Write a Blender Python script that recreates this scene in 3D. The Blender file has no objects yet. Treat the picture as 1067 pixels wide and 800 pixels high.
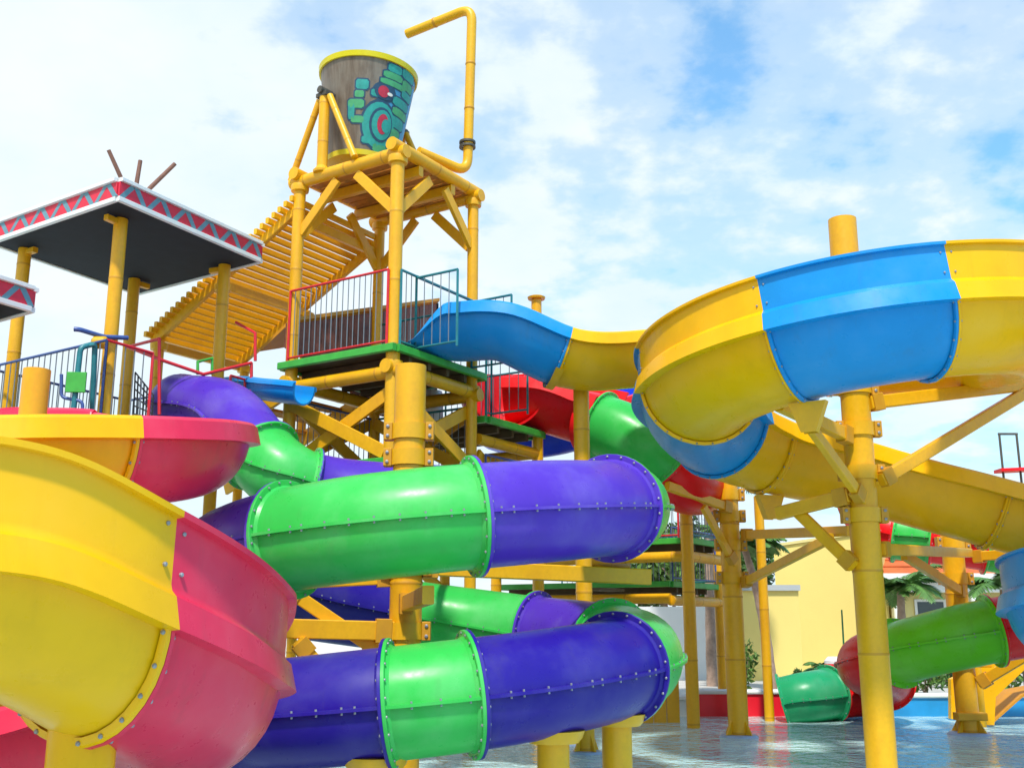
import bpy, math, random
from mathutils import Vector as V, Matrix
rad = math.radians
random.seed(11)
S = bpy.context.scene
COL = S.collection
Z = V((0, 0, 1))

# ------------------------------------------------------------------ camera
CAMZ, PITCH, F, CX, CY = 1.5, rad(12.7), 1100.0, 533.5, 400.0
cam = bpy.data.cameras.new("camera"); camo = bpy.data.objects.new("camera", cam); COL.objects.link(camo)
camo.location = (0, 0, CAMZ); camo.rotation_euler = (rad(90) + PITCH, 0, 0)
cam.sensor_width = 36; cam.lens = 36 * F / 1067.0; cam.clip_end = 6000; cam.clip_start = 0.05
S.camera = camo

def at(px, py, Y):
    """point of the place seen at photograph pixel (px, py) standing Y metres in front of the camera"""
    dx, dy = (px - CX) / F, (CY - py) / F
    d = V((dx, math.cos(PITCH) - dy * math.sin(PITCH), math.sin(PITCH) + dy * math.cos(PITCH)))
    return V((0, 0, CAMZ)) + d * (Y / d.y)

# ------------------------------------------------------------------ object helpers
ORG = {}
def tag(o, label=None, cat=None, group=None, kind=None):
    if label: o["label"] = label
    if cat: o["category"] = cat
    if group: o["group"] = group
    if kind: o["kind"] = kind
    return o

def thing(name, label, cat, loc, group=None):
    o = bpy.data.objects.new(name, None); COL.objects.link(o)
    o.empty_display_size = 0.2
    o.location = loc; ORG[o.name] = V(loc)
    return tag(o, label, cat, group)

def copy_tree(o, parent=None):
    c = o.copy(); COL.objects.link(c)
    if parent: c.parent = parent
    for ch in list(o.children): copy_tree(ch, c)
    return c

class MB:
    """collects shapes; build() links them as ONE mesh object"""
    def __init__(s): s.v = []; s.f = []; s.m = []
    def add(s, vs, fs, mi=0):
        b = len(s.v); s.v += [V(x) for x in vs]
        for f in fs: s.f.append([b + i for i in f]); s.m.append(mi)
        return s
    def rings(s, rings, closed=True, cap=(True, True), mi=0):
        n = len(rings[0]); b = len(s.v)
        for r in rings: s.v += r
        for k in range(len(rings) - 1):
            for i in range(n if closed else n - 1):
                j = (i + 1) % n
                s.f.append([b + k * n + i, b + k * n + j, b + (k + 1) * n + j, b + (k + 1) * n + i])
                s.m.append(mi if not isinstance(mi, list) else mi[k])
        m0 = mi if not isinstance(mi, list) else mi[0]
        if cap[0]: s.f.append([b + i for i in reversed(range(n))]); s.m.append(m0)
        if cap[1]: s.f.append([b + (len(rings) - 1) * n + i for i in range(n)]); s.m.append(m0)
        return s
    @staticmethod
    def basis(d):
        d = d.normalized()
        a = V((0, 0, 1)) if abs(d.z) < 0.95 else V((1, 0, 0))
        x = d.cross(a).normalized(); y = x.cross(d).normalized()
        return x, y
    def lathe(s, p, d, prof, n=20, cap=(True, True), mi=0):
        """prof: list of (distance along d, radius)"""
        p = V(p); d = V(d).normalized(); x, y = s.basis(d); rs = []
        for t, r in prof:
            rs.append([p + d * t + (x * math.cos(2 * math.pi * i / n) + y * math.sin(2 * math.pi * i / n)) * r for i in range(n)])
        return s.rings(rs, True, cap, mi)
    def cyl(s, p0, p1, r, r1=None, n=14, mi=0, cap=(True, True)):
        p0 = V(p0); p1 = V(p1); L = (p1 - p0).length
        return s.lathe(p0, p1 - p0, [(0, r), (L, r if r1 is None else r1)], n, cap, mi)
    def bamboo(s, p0, p1, r, step=0.85, off=0.3, n=18):
        """painted bamboo-look pole: thin swollen nodes (material slot 1) along a round pole"""
        p0 = V(p0); p1 = V(p1); L = (p1 - p0).length
        prof = [(0, r)]; mi = []; t = off
        while t < L - 0.06:
            for dt, k, m in ((-.03, 1, 0), (-.012, 1.015, 0), (-.004, 1.035, 1), (.005, 1.03, 1), (.014, 1.01, 1), (.03, 1, 0)):
                if 0.0 < t + dt < L: prof.append((t + dt, r * k)); mi.append(m)
            t += step * random.uniform(.8, 1.2)
        prof.append((L, r)); mi.append(0)
        return s.lathe(p0, p1 - p0, prof, n, (True, True), mi)
    def pipe(s, pts, r, n=12, mi=0):
        rs = []; prev = None; N = len(pts)
        for k, p in enumerate(pts):
            d = (pts[min(k + 1, N - 1)] - pts[max(k - 1, 0)]).normalized()
            if prev is None: x, y = s.basis(d)
            else:
                x = (prev - d * prev.dot(d)).normalized(); y = x.cross(d)
            prev = x
            rs.append([p + (x * math.cos(2 * math.pi * i / n) + y * math.sin(2 * math.pi * i / n)) * r for i in range(n)])
        return s.rings(rs, True, (True, True), mi)
    def beam(s, p0, p1, w, h, mi=0, bev=.1):
        """bar of width w, height h, corners chamfered"""
        p0 = V(p0); p1 = V(p1); x, y = s.basis(p1 - p0); c = bev * min(w, h)
        q = [(w/2 - c, -h/2), (w/2, -h/2 + c), (w/2, h/2 - c), (w/2 - c, h/2), (-w/2 + c, h/2), (-w/2, h/2 - c), (-w/2, -h/2 + c), (-w/2 + c, -h/2)]
        return s.rings([[p + x * a + y * b for a, b in q] for p in (p0, p1)], True, (True, True), mi)
    def slab(s, corners, z0, z1, mi=0):
        n = len(corners)
        lo = [V((c[0], c[1], z0)) for c in corners]; hi = [V((c[0], c[1], z1)) for c in corners]
        return s.rings([lo, hi], True, (True, True), mi)
    def quad(s, a, b, c, d, mi=0): return s.add([a, b, c, d], [[0, 1, 2, 3]], mi)
    def build(s, name, mats, parent=None, smooth=True, angle=38, base=False):
        if not isinstance(mats, (list, tuple)): mats = [mats]
        lo = V([min(v[i] for v in s.v) for i in range(3)]); hi = V([max(v[i] for v in s.v) for i in range(3)])
        org = (lo + hi) / 2
        if base: org.z = lo.z
        me = bpy.data.meshes.new(name)
        me.from_pydata([tuple(v - org) for v in s.v], [], s.f)
        for m in mats: me.materials.append(m)
        if len(mats) > 1: me.polygons.foreach_set("material_index", s.m)
        me.update()
        if smooth:
            me.polygons.foreach_set("use_smooth", [True] * len(me.polygons))
            me.set_sharp_from_angle(angle=rad(angle))
        o = bpy.data.objects.new(name, me); COL.objects.link(o)
        ORG[o.name] = org
        if parent is not None:
            o.parent = parent; o.location = org - ORG[parent.name]
        else: o.location = org
        return o

# ------------------------------------------------------------------ materials
def nodes(name):
    m = bpy.data.materials.new(name); m.use_nodes = True
    nt = m.node_tree; b = nt.nodes["Principled BSDF"]
    return m, nt, b
def N(nt, t, **kw):
    n = nt.nodes.new(t)
    for k, v in kw.items(): setattr(n, k, v)
    return n
def coords(nt, kind="Object"): return N(nt, "ShaderNodeTexCoord").outputs[kind]
def noise(nt, vec, scale, detail=4, rough=.55, stretch=None):
    if stretch:
        mp = N(nt, "ShaderNodeMapping"); mp.inputs["Scale"].default_value = stretch
        nt.links.new(vec, mp.inputs["Vector"]); vec = mp.outputs[0]
    n = N(nt, "ShaderNodeTexNoise"); n.inputs["Scale"].default_value = scale
    n.inputs["Detail"].default_value = detail; n.inputs["Roughness"].default_value = rough
    nt.links.new(vec, n.inputs["Vector"]); return n.outputs["Fac"]
def ramp(nt, fac, stops, ease=False):
    r = N(nt, "ShaderNodeValToRGB"); e = r.color_ramp.elements
    if ease: r.color_ramp.interpolation = "EASE"
    while len(e) < len(stops): e.new(0.5)
    for el, (p, c) in zip(e, stops):
        el.position = p; el.color = (*c, 1) if len(c) == 3 else c
    nt.links.new(fac, r.inputs[0]); return r.outputs[0]
def mix(nt, fac, a, b, mode="MIX"):
    m = N(nt, "ShaderNodeMix", data_type="RGBA", blend_type=mode)
    def put(sock, v):
        if isinstance(v, (tuple, list)): sock.default_value = (*v, 1)
        elif isinstance(v, (int, float)): sock.default_value = v
        else: nt.links.new(v, sock)
    put(m.inputs[0], fac); put(m.inputs[6], a); put(m.inputs[7], b)
    return m.outputs[2]
def bump(nt, b, h, strength=.2, dist=.02):
    n = N(nt, "ShaderNodeBump"); n.inputs["Strength"].default_value = strength; n.inputs["Distance"].default_value = dist
    nt.links.new(h, n.inputs["Height"]); nt.links.new(n.outputs[0], b.inputs["Normal"])
def g(v): return (v, v, v)

def fibreglass(name, c, dirt=(.10, .09, .06), rough=.27, fade=.12):
    """gel-coated slide shell: mottled, a little chalky, stained in vertical runs"""
    m, nt, b = nodes(name); oc = coords(nt, "Object")
    big = noise(nt, oc, 1.3, 5, .6); fine = noise(nt, oc, 9, 5, .65)
    lighter = tuple(min(1, x + fade * (0.55 - .3 * x)) for x in c); darker = tuple(x * .84 for x in c)
    col = ramp(nt, big, [(.25, darker), (.5, c), (.78, lighter)])
    st = noise(nt, oc, 5, 5, .7, (1, 1, .12))
    stm = ramp(nt, st, [(.54, g(0)), (.85, g(.46))])
    col = mix(nt, stm, col, tuple(.45 * x + .5 * y for x, y in zip(c, dirt)))
    speck = ramp(nt, noise(nt, oc, 38, 3, .6), [(.68, g(0)), (.80, g(.22))])
    col = mix(nt, speck, col, tuple(.6 * x for x in c))
    nt.links.new(col, b.inputs["Base Color"])
    rr = ramp(nt, fine, [(.2, g(rough - .06)), (.8, g(rough + .16))])
    nt.links.new(rr, b.inputs["Roughness"])
    b.inputs["IOR"].default_value = 1.5; b.inputs["Specular IOR Level"].default_value = .25
    bump(nt, b, noise(nt, oc, 3.2, 3, .5), .12, .015)
    return m

def painted(name, c, worn=(.36, .14, .015), amount=.5, rough=.38):
    """thick yellow paint on steel poles, going orange-brown where it is worn"""
    m, nt, b = nodes(name); oc = coords(nt, "Object")
    a = noise(nt, oc, 3.0, 6, .65, (1, 1, .45)); f = noise(nt, oc, 22, 4, .6)
    mask = ramp(nt, a, [(.46, g(0)), (.72, g(amount))])
    col = mix(nt, mask, ramp(nt, f, [(.25, tuple(x * .88 for x in c)), (.75, c)]), tuple(.5 * x + .5 * y for x, y in zip(c, worn)))
    sp = ramp(nt, noise(nt, oc, 14, 6, .7), [(.64, g(0)), (.74, g(.55 * amount + .12))])
    col = mix(nt, sp, col, worn)
    nt.links.new(col, b.inputs["Base Color"])
    nt.links.new(ramp(nt, f, [(.2, g(rough - .08)), (.8, g(rough + .15))]), b.inputs["Roughness"])
    bump(nt, b, noise(nt, oc, 26, 3), .12, .006)
    return m

def plain(name, c, rough=.5, var=.15, scale=6, metal=0, bmp=.1):
    m, nt, b = nodes(name); oc = coords(nt, "Object")
    n = noise(nt, oc, scale, 5, .62)
    nt.links.new(ramp(nt, n, [(.25, tuple(x * (1 - var) for x in c)), (.75, tuple(min(1, x * (1 + var)) for x in c))]), b.inputs["Base Color"])
    b.inputs["Roughness"].default_value = rough; b.inputs["Metallic"].default_value = metal
    if bmp: bump(nt, b, noise(nt, oc, scale * 5, 4), bmp, .01)
    return m

M = {}
M["yellow"] = fibreglass("yellow_fibreglass", (.90, .455, .002), dirt=(.42, .17, .01), fade=.04)
M["pink"] = fibreglass("pink_fibreglass", (.79, .028, .08), fade=.10)
M["blue"] = fibreglass("blue_fibreglass", (.008, .26, .66), fade=.08)
M["purple"] = fibreglass("purple_fibreglass", (.085, .032, .43), fade=.14)
M["shadedpurple"] = fibreglass("shaded_purple_fibreglass", (.022, .010, .25), fade=.08)  # lower-coil purple, with the upper coil's shade put into its colour
M["green"] = fibreglass("green_fibreglass", (.038, .48, .075), fade=.16)
M["leafgreen"] = fibreglass("leaf_green_fibreglass", (.15, .60, .015))
M["seagreen"] = fibreglass("sea_green_fibreglass", (.015, .33, .13))
M["red"] = fibreglass("red_fibreglass", (.80, .006, .010), fade=.05)
M["steel"] = painted("yellow_steel", (.85, .445, .003), amount=.45)
M["bamboo"] = painted("yellow_bamboo_paint", (.85, .435, .003), (.42, .13, .01), amount=.66)
M["node"] = painted("bamboo_node_paint", (.66, .32, .01), (.34, .13, .012), .8, .5)
M["timber"] = painted("orange_timber_paint", (.66, .29, .012), (.26, .10, .015), .6, .5)
M["bolt"] = plain("zinc_bolt", (.30, .30, .33), .5, .3, 30, .4, 0)
M["deckgreen"] = plain("green_deck_edge", (.05, .40, .05), .45, .2)
M["under"] = plain("brown_deck_underside", (.11, .07, .03), .7, .3, 5)
M["teal"] = plain("teal_rail_paint", (.02, .19, .22), .4, .2, 10)
M["railblue"] = plain("blue_rail_paint", (.05, .10, .32), .4, .2, 10)
M["baluster"] = plain("grey_balusters", (.20, .23, .25), .45, .15, 10, .3)
M["railred"] = plain("red_rail_paint", (.68, .02, .03), .4, .15, 10)
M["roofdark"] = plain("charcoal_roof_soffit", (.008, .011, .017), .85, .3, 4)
M["rooftrim"] = plain("white_roof_trim", (.74, .76, .74), .5, .08, 5)
M["fasciared"] = plain("red_fascia", (.66, .02, .05), .5, .12, 8)
M["fasciateal"] = plain("grey_teal_zigzag", (.12, .27, .33), .5, .15, 8)
M["stick"] = plain("brown_stick", (.20, .09, .06), .7, .3, 12)
M["darkmetal"] = plain("dark_bracket", (.10, .09, .07), .5, .3, 10, .4)
M["thatch"] = None

# bucket staves
def staves():
    m, nt, b = nodes("bucket_staves"); oc = coords(nt, "Object")
    st = noise(nt, oc, 10, 5, .65, (1, 1, .06)); f = noise(nt, oc, 2.2, 4)
    col = ramp(nt, st, [(.28, (.07, .04, .022)), (.5, (.155, .115, .08)), (.72, (.24, .19, .14))])
    col = mix(nt, ramp(nt, f, [(.45, g(0)), (.7, g(.45))]), col, (.25, .23, .19))
    nt.links.new(col, b.inputs["Base Color"]); b.inputs["Roughness"].default_value = .42
    bump(nt, b, st, .3, .01); return m
M["staves"] = staves()
M["rimyellow"] = fibreglass("bucket_rim_yellow", (.66, .55, .01))
M["artteal"] = plain("mask_teal", (.02, .30, .26), .45, .2, 14)
M["artblue"] = plain("mask_blue", (.05, .28, .50), .45, .2, 10)
M["artdark"] = plain("mask_outline", (.015, .06, .12), .5, .2, 14)
M["artgreen"] = plain("mask_green", (.06, .34, .14), .45, .2, 14)
M["artred"] = plain("mask_red", (.45, .02, .05), .45, .2, 14)
M["artwhite"] = plain("mask_white", (.7, .7, .66), .5, .1, 14)

def plank(name, c):
    m, nt, b = nodes(name); oc = coords(nt, "Object")
    n = noise(nt, oc, 6, 6, .65); s_ = noise(nt, oc, 26, 4, .6)
    col = ramp(nt, n, [(.3, tuple(x * .55 for x in c)), (.55, c), (.8, tuple(min(1, x * 1.25) for x in c))])
    col = mix(nt, ramp(nt, s_, [(.58, g(0)), (.75, g(.5))]), col, tuple(x * .4 for x in c))
    nt.links.new(col, b.inputs["Base Color"]); b.inputs["Roughness"].default_value = .6
    bump(nt, b, s_, .25, .01); return m
M["plank"] = plank("orange_planks", (.52, .20, .02))
M["brownbox"] = plank("brown_boards", (.24, .075, .04))

# walls, water, ground, plants
def stucco(name, c):
    m, nt, b = nodes(name); oc = coords(nt, "Object")
    n = noise(nt, oc, .7, 6, .6); st = noise(nt, oc, 1.6, 5, .7, (1, 1, .15))
    col = ramp(nt, n, [(.3, tuple(x * .93 for x in c)), (.7, c)])
    col = mix(nt, ramp(nt, st, [(.6, g(0)), (.85, g(.30))]), col, tuple(x * .7 for x in c))
    nt.links.new(col, b.inputs["Base Color"]); b.inputs["Roughness"].default_value = .85
    bump(nt, b, noise(nt, oc, 40, 3), .3, .01); return m
M["stucco"] = stucco("yellow_stucco", (.84, .66, .20))
M["stuccopale"] = stucco("cream_stucco", (.76, .64, .26))
M["white"] = stucco("white_render", (.76, .77, .75))
M["capgrey"] = stucco("grey_coping", (.45, .47, .47))
M["rooftile"] = plain("orange_roof_tiles", (.62, .13, .03), .7, .25, 3)
M["glass"] = plain("dark_window_glass", (.05, .07, .08), .08, .1, 2, 0, 0)
M["poolred"] = plain("red_pool_paint", (.80, .012, .03), .35, .1, 3)
M["poolblue"] = plain("blue_pool_paint", (.02, .30, .66), .35, .2, 2)
M["poolpale"] = plain("pale_blue_pad", (.30, .42, .62), .4, .2, 6)
M["paving"] = plain("pale_paving", (.48, .46, .42), .8, .15, 3)
M["trunk"] = plain("palm_trunk", (.36, .25, .19), .85, .35, 8, 0, .4)
M["frond"] = plain("palm_frond", (.085, .20, .035), .55, .4, 5, 0, 0)
M["leaf"] = plain("leaf_green", (.055, .13, .025), .6, .5, 1.2, 0, 0)
M["soil"] = plain("far_ground", (.22, .20, .15), .9, .3, .2)
M["greenpole"] = plain("green_pole", (.02, .18, .06), .5)
M["whiteplastic"] = plain("white_plastic", (.72, .73, .74), .35, .06, 5)
M["black"] = plain("black_net", (.02, .02, .03), .6)

def water():
    m, nt, b = nodes("shallow_pool_water"); oc = coords(nt, "Object")
    n1 = noise(nt, oc, 1.6, 4, .6, (1, .8, 1)); n2 = noise(nt, oc, 7, 3, .6)
    big = noise(nt, oc, .35, 3)
    nt.links.new(ramp(nt, big, [(.3, (.38, .64, .67)), (.7, (.52, .72, .72))]), b.inputs["Base Color"])
    b.inputs["Roughness"].default_value = .05; b.inputs["IOR"].default_value = 1.55
    h = N(nt, "ShaderNodeMath", operation="MULTIPLY_ADD"); nt.links.new(n2, h.inputs[0]); h.inputs[1].default_value = .35; nt.links.new(n1, h.inputs[2])
    bump(nt, b, h.outputs[0], .9, .26)
    return m
M["water"] = water()

# ------------------------------------------------------------------ sky and sun
SUN_EL, SUN_AZ = 57, 188          # azimuth clockwise from +Y (the view direction): behind the camera, a little to the left
w = bpy.data.worlds.new("World"); S.world = w; w.use_nodes = True
nt = w.node_tree; nt.nodes.clear()
sky = N(nt, "ShaderNodeTexSky", sky_type="NISHITA"); sky.sun_disc = False
sky.sun_elevation = rad(SUN_EL); sky.sun_rotation = rad(SUN_AZ); sky.air_density = 1.2; sky.dust_density = .6; sky.ozone_density = 1.5
bg1 = N(nt, "ShaderNodeBackground"); bg1.inputs[1].default_value = .15
skt = mix(nt, 1.0, sky.outputs[0], (.56, 1.16, 1.38), "MULTIPLY")
nt.links.new(skt, bg1.inputs[0])
tc = N(nt, "ShaderNodeTexCoord"); sp = N(nt, "ShaderNodeSeparateXYZ"); nt.links.new(tc.outputs["Generated"], sp.inputs[0])
def mth(op, a, b=None, c=None, clamp=False):
    n = N(nt, "ShaderNodeMath", operation=op); n.use_clamp = clamp
    for i, x in enumerate((a, b, c)):
        if x is None: continue
        if isinstance(x, (int, float)): n.inputs[i].default_value = x
        else: nt.links.new(x, n.inputs[i])
    return n.outputs[0]
zz = mth("MAXIMUM", mth("ADD", sp.outputs[2], .25), .05)
cb = N(nt, "ShaderNodeCombineXYZ")
nt.links.new(mth("DIVIDE", sp.outputs[0], zz), cb.inputs[0]); nt.links.new(mth("DIVIDE", sp.outputs[1], zz), cb.inputs[1])
cl = noise(nt, cb.outputs[0], 3.0, 8, .58); puff = noise(nt, cb.outputs[0], 6.5, 6, .55)
val = mth("ADD", mth("MULTIPLY", cl, .48), mth("MULTIPLY", puff, .52))
# the overcast bank lies to the west (left); the clear hole is high in the north-east
val = mth("ADD", val, mth("MULTIPLY", sp.outputs[0], -.27))
val = mth("ADD", val, mth("MULTIPLY", sp.outputs[2], -.26))
val = mth("ADD", val, .185)
cover = ramp(nt, val, [(.38, g(.12)), (.50, g(.56)), (.61, g(.97))], True)
shade = ramp(nt, noise(nt, cb.outputs[0], 2.2, 6, .55), [(.30, (.70, .86, .96)), (.64, (.90, .96, .99))])
bg2 = N(nt, "ShaderNodeBackground"); bg2.inputs[1].default_value = .83
nt.links.new(shade, bg2.inputs[0])
ms = N(nt, "ShaderNodeMixShader"); nt.links.new(cover, ms.inputs[0]); nt.links.new(bg1.outputs[0], ms.inputs[1]); nt.links.new(bg2.outputs[0], ms.inputs[2])
wo = N(nt, "ShaderNodeOutputWorld"); nt.links.new(ms.outputs[0], wo.inputs[0])

sl = bpy.data.lights.new("sun", "SUN"); sl.energy = 3.3; sl.angle = rad(4); sl.color = (1, .95, .87)
so = bpy.data.objects.new("sun", sl); COL.objects.link(so)
sd = V((math.sin(rad(SUN_AZ)) * math.cos(rad(SUN_EL)), math.cos(rad(SUN_AZ)) * math.cos(rad(SUN_EL)), math.sin(rad(SUN_EL))))
so.rotation_euler = sd.to_track_quat("Z", "Y").to_euler(); so.location = sd * 60
S.view_settings.view_transform = "Standard"; S.view_settings.look = "None"; S.view_settings.exposure = 0.4; S.view_settings.gamma = 1

# ------------------------------------------------------------------ grid of the play structure
U, W = V((-.843, .538, 0)), V((.538, .843, 0))     # the two level directions of the tower's plan
C2 = V((-1.42, 12.2, 0))
def G(u, v, z): return C2 + U * u + W * v + V((0, 0, z))
TS = 1.65                                           # bay

# ------------------------------------------------------------------ generic builders
def column(mb, x, y, z0, z1, r, off=.4): mb.bamboo((x, y, z0), (x, y, z1), r, .95, off)

def rail(p0, p1, z, h, sp=.11, r=.017, rb=.0065, low=.06, mb=None, ends=True):
    mb = mb or MB(); a = V((p0[0], p0[1], z)); b = V((p1[0], p1[1], z)); L = (b - a).length; up = V((0, 0, 1))
    mb.cyl(a + up * h, b + up * h, r, n=8); mb.cyl(a + up * low, b + up * low, r * .8, n=8)
    n = max(2, int(L / sp))
    for i in range(n + 1):
        q = a.lerp(b, i / n); rr = r if i in (0, n) and ends else rb
        mb.cyl(q + up * (0 if rr == r else low), q + up * h, rr, n=6, mi=0 if rr == r else 1)
    return mb

def crom(pts, per=14):
    """Catmull-Rom through the control points; returns samples and their parameter"""
    P = [pts[0] * 2 - pts[1]] + list(pts) + [pts[-1] * 2 - pts[-2]]; out = []
    for k in range(1, len(P) - 2):
        p0, p1, p2, p3 = P[k - 1:k + 3]
        for i in range(per):
            t = i / per
            out.append((k - 1 + t, .5 * ((2 * p1) + (p2 - p0) * t + (2 * p0 - 5 * p1 + 4 * p2 - p3) * t * t + (3 * p1 - p0 - 3 * p2 + p3) * t ** 3)))
    out.append((len(pts) - 1, pts[-1])); return out

class Path:
    def __init__(s, pts, per=14):
        s.c = crom([V(p) for p in pts], per); s.n = len(pts)
    def pos(s, u):
        u = max(0, min(s.n - 1, u)); per = (len(s.c) - 1) / (s.n - 1); i = min(len(s.c) - 2, int(u * per)); t = u * per - i
        return s.c[i][1].lerp(s.c[i + 1][1], t)
    upright = False
    def frame(s, u):
        e = .08; p = s.pos(u); a, b = s.pos(u - e), s.pos(u + e)
        t = (b - a).normalized(); r = t.cross(Z).normalized(); n = Z.copy() if s.upright else r.cross(t).normalized()
        return p, t, r, n
    def us(s, u0, u1, per=9):
        k = max(2, int((u1 - u0) * per)); return [u0 + (u1 - u0) * i / k for i in range(k + 1)]

def shift_u(path, u, d):
    """parameter d metres further along"""
    p = path.pos(u); q = path.pos(u + .05); s = max(1e-4, (q - p).length) / .05
    return u + d / s

def tube_slide(root, path, r, segs, nb=22, seam=True, per=9):
    """closed tube bolted together from coloured lengths; every length is a part, its end flange a sub-part"""
    n = 36; th = .018; objs = []
    for k, (u0, u1, cname) in enumerate(segs):
        mb = MB(); rs = []; ri = []
        for u in path.us(u0, u1, per):
            p, t, x, y = path.frame(u)
            rs.append([p + (x * math.cos(2 * math.pi * i / n) + y * math.sin(2 * math.pi * i / n)) * r for i in range(n)])
            ri.append([p + (x * math.cos(2 * math.pi * i / n) + y * math.sin(2 * math.pi * i / n)) * (r - th) for i in range(n)])
        mb.rings(rs, True, (False, False)); mb.rings([list(reversed(q)) for q in ri], True, (False, False))
        for a, b in ((rs[0], ri[0]), (rs[-1], ri[-1])):
            mb.rings([a, b], True, (False, False))
        sec = mb.build("tube_section", M[cname], root); objs.append(sec)
        # end flanges (both ends), seam flange along both sides
        for u, sg in ((u0, 1), (u1, -1)):
            if (k == 0 and sg == 1): continue
            fl = MB()
            p, t, x, y = path.frame(u); p = p + t * sg * .001; R1 = r + .062
            def ring(q, rr): return [q + (x * math.cos(2 * math.pi * i / n) + y * math.sin(2 * math.pi * i / n)) * rr for i in range(n)]
            fl.rings([ring(p, r - .001), ring(p, R1), ring(p + t * sg * .022, R1), ring(p + t * sg * .026, R1 - .004), ring(p + t * sg * .026, r + .018), ring(p + t * sg * .05, r)], True, (False, False))
            for i in range(nb):
                a = 2 * math.pi * (i + .5) / nb; d = x * math.cos(a) + y * math.sin(a)
                fl.lathe(p + d * (r + .04) + t * sg * .024, t * sg, [(0, .0105), (.008, .0105), (.012, .006)], 7, mi=1)
            fl.build("flange", [M[cname], M["bolt"]], sec)
        if seam:
            for sd in (1, -1):
                fl = MB(); top = []; uu = path.us(u0, u1, per); L = 0; last = None; nxt = .10
                rows = [[], [], [], []]
                for u in uu:
                    p, t, x, y = path.frame(u); o = p + x * sd * (r - .002)
                    for row, (a, b) in zip(rows, ((0, .013), (.042, .011), (.042, -.011), (0, -.013))): row.append(o + x * sd * a + y * b)
                    q = o + x * sd * .028
                    if last is not None:
                        L += (q - last).length
                        if L > nxt:
                            nxt += .17
                            fl.cyl(q - y * .026, q + y * .026, .0085, n=6, mi=1)
                    last = q
                fl.rings([list(z) for z in zip(*rows)], True, (True, True)); fl.build("seam_flange", [M[cname], M["bolt"]], sec)
    return objs

def flume_profile(r, wall, side, lipw=.098, lip=.135, th=.022, nseg=18, grow=0):
    """half-pipe with a bold lip on both rims and a raised splash wall of height `wall` on the `side` rim; points (lateral, up)"""
    k = r / .62; lipw *= k * 1.05; lip *= k * 1.12; pts = []; R0 = r + grow
    pts += [(-r + th, .045 * k), (-r - .03 * k, .045 * k), (-r - lipw * .62, .015 * k), (-r - lipw, -lip), (-R0, -lip - .006)]
    for i in range(1, nseg):
        a = math.pi + math.pi * i / nseg
        pts.append((R0 * math.cos(a), -.07 + R0 * math.sin(a)))
    pts += [(R0, -lip - .006), (r + lipw, -lip), (r + lipw * .62, .015 * k), (r + .03 * k, .045 * k)]
    h = max(wall, .012)
    if wall > .06:
        pts += [(r + .016, .06), (r + .022, h - .004), (r + .062, h), (r + .064, h + .026), (r - th + .01, h + .028), (r - th, .06)]
    else:
        pts += [(r + .015 * k, .047 * k), (r + .012 * k, .048 * k), (r + .008 * k, .048 * k), (r + .004, .048 * k), (r - th + .01, .047 * k), (r - th, .03)]
    for i in range(nseg + 1):
        a = 2 * math.pi - math.pi * i / nseg
        pts.append(((r - th) * math.cos(a), -.07 + (r - th) * math.sin(a)))
    return [(a * side, b) for a, b in pts]

def flume_slide(root, path, r, segs, side=-1, wall=None, bank=None, per=10, seam_bolts=True):
    objs = []
    wall = wall or (lambda u: 0); bank = bank or (lambda u: 0)
    rf = r if callable(r) else (lambda u: r)
    def ring(u, off=0, grow=0, sc=1):
        r = rf(u)
        p, t, x, y = path.frame(u)
        if bank(u): 
            q = Matrix.Rotation(rad(bank(u)), 3, t); x = q @ x; y = q @ y
        return [p + t * off + x * a * sc + y * b for a, b in flume_profile(r, wall(u), side, grow=grow)], p, t, x, y
    for k, (u0, u1, cname) in enumerate(segs):
        mb = MB(); rs = [ring(u)[0] for u in path.us(u0, u1, per)]
        if side < 0: rs = [list(reversed(q)) for q in rs]
        mb.rings(rs, True, (True, True))
        sec = mb.build("flume_section", M[cname], root, angle=32); objs.append(sec)
        for u, sg in ((u0, 1), (u1, -1)):
            if (k == 0 and sg == 1) or (k == len(segs) - 1 and sg == -1): continue
            fl = MB(); rr = []; r = rf(u)
            for off, gr in ((.002, .04), (.022, .04), (.026, .036), (.03, .008)):
                q, p, t, x, y = ring(u, off * sg, 0); nseg = 18
                # only the half-pipe below the lips carries the flange
                row = []
                for i in range(nseg + 1):
                    a = math.pi + math.pi * i / nseg
                    row.append(p + t * off * sg + x * ((r + gr) * math.cos(a)) + y * (-.072 + (r + gr) * math.sin(a)))
                rr.append(row)
            q, p, t, x, y = ring(u); row = [p + t * .002 * sg + x * ((r - .01) * math.cos(math.pi + math.pi * i / 18)) + y * (-.072 + (r - .01) * math.sin(math.pi + math.pi * i / 18)) for i in range(19)]
            fl.rings([row] + rr, False, (False, False))
            for i in range(12):
                a = math.pi + math.pi * (i + .5) / 12
                c = p + t * .026 * sg + x * ((r + .022) * math.cos(a)) + y * (-.072 + (r + .03) * math.sin(a))
                fl.lathe(c, t * sg, [(0, .011), (.008, .011), (.012, .007)], 7, mi=1)
            if wall(u) > .1:
                for j in range(2):
                    c = p + x * side * (r + .016) + y * (.12 + .5 * j * wall(u)) + t * .05 * sg
                    fl.lathe(c, x * side, [(0, .010), (.010, .010), (.014, .006)], 7, mi=1)
            fl.build("flange", [M[cname], M["bolt"]], sec)
    return objs

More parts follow.
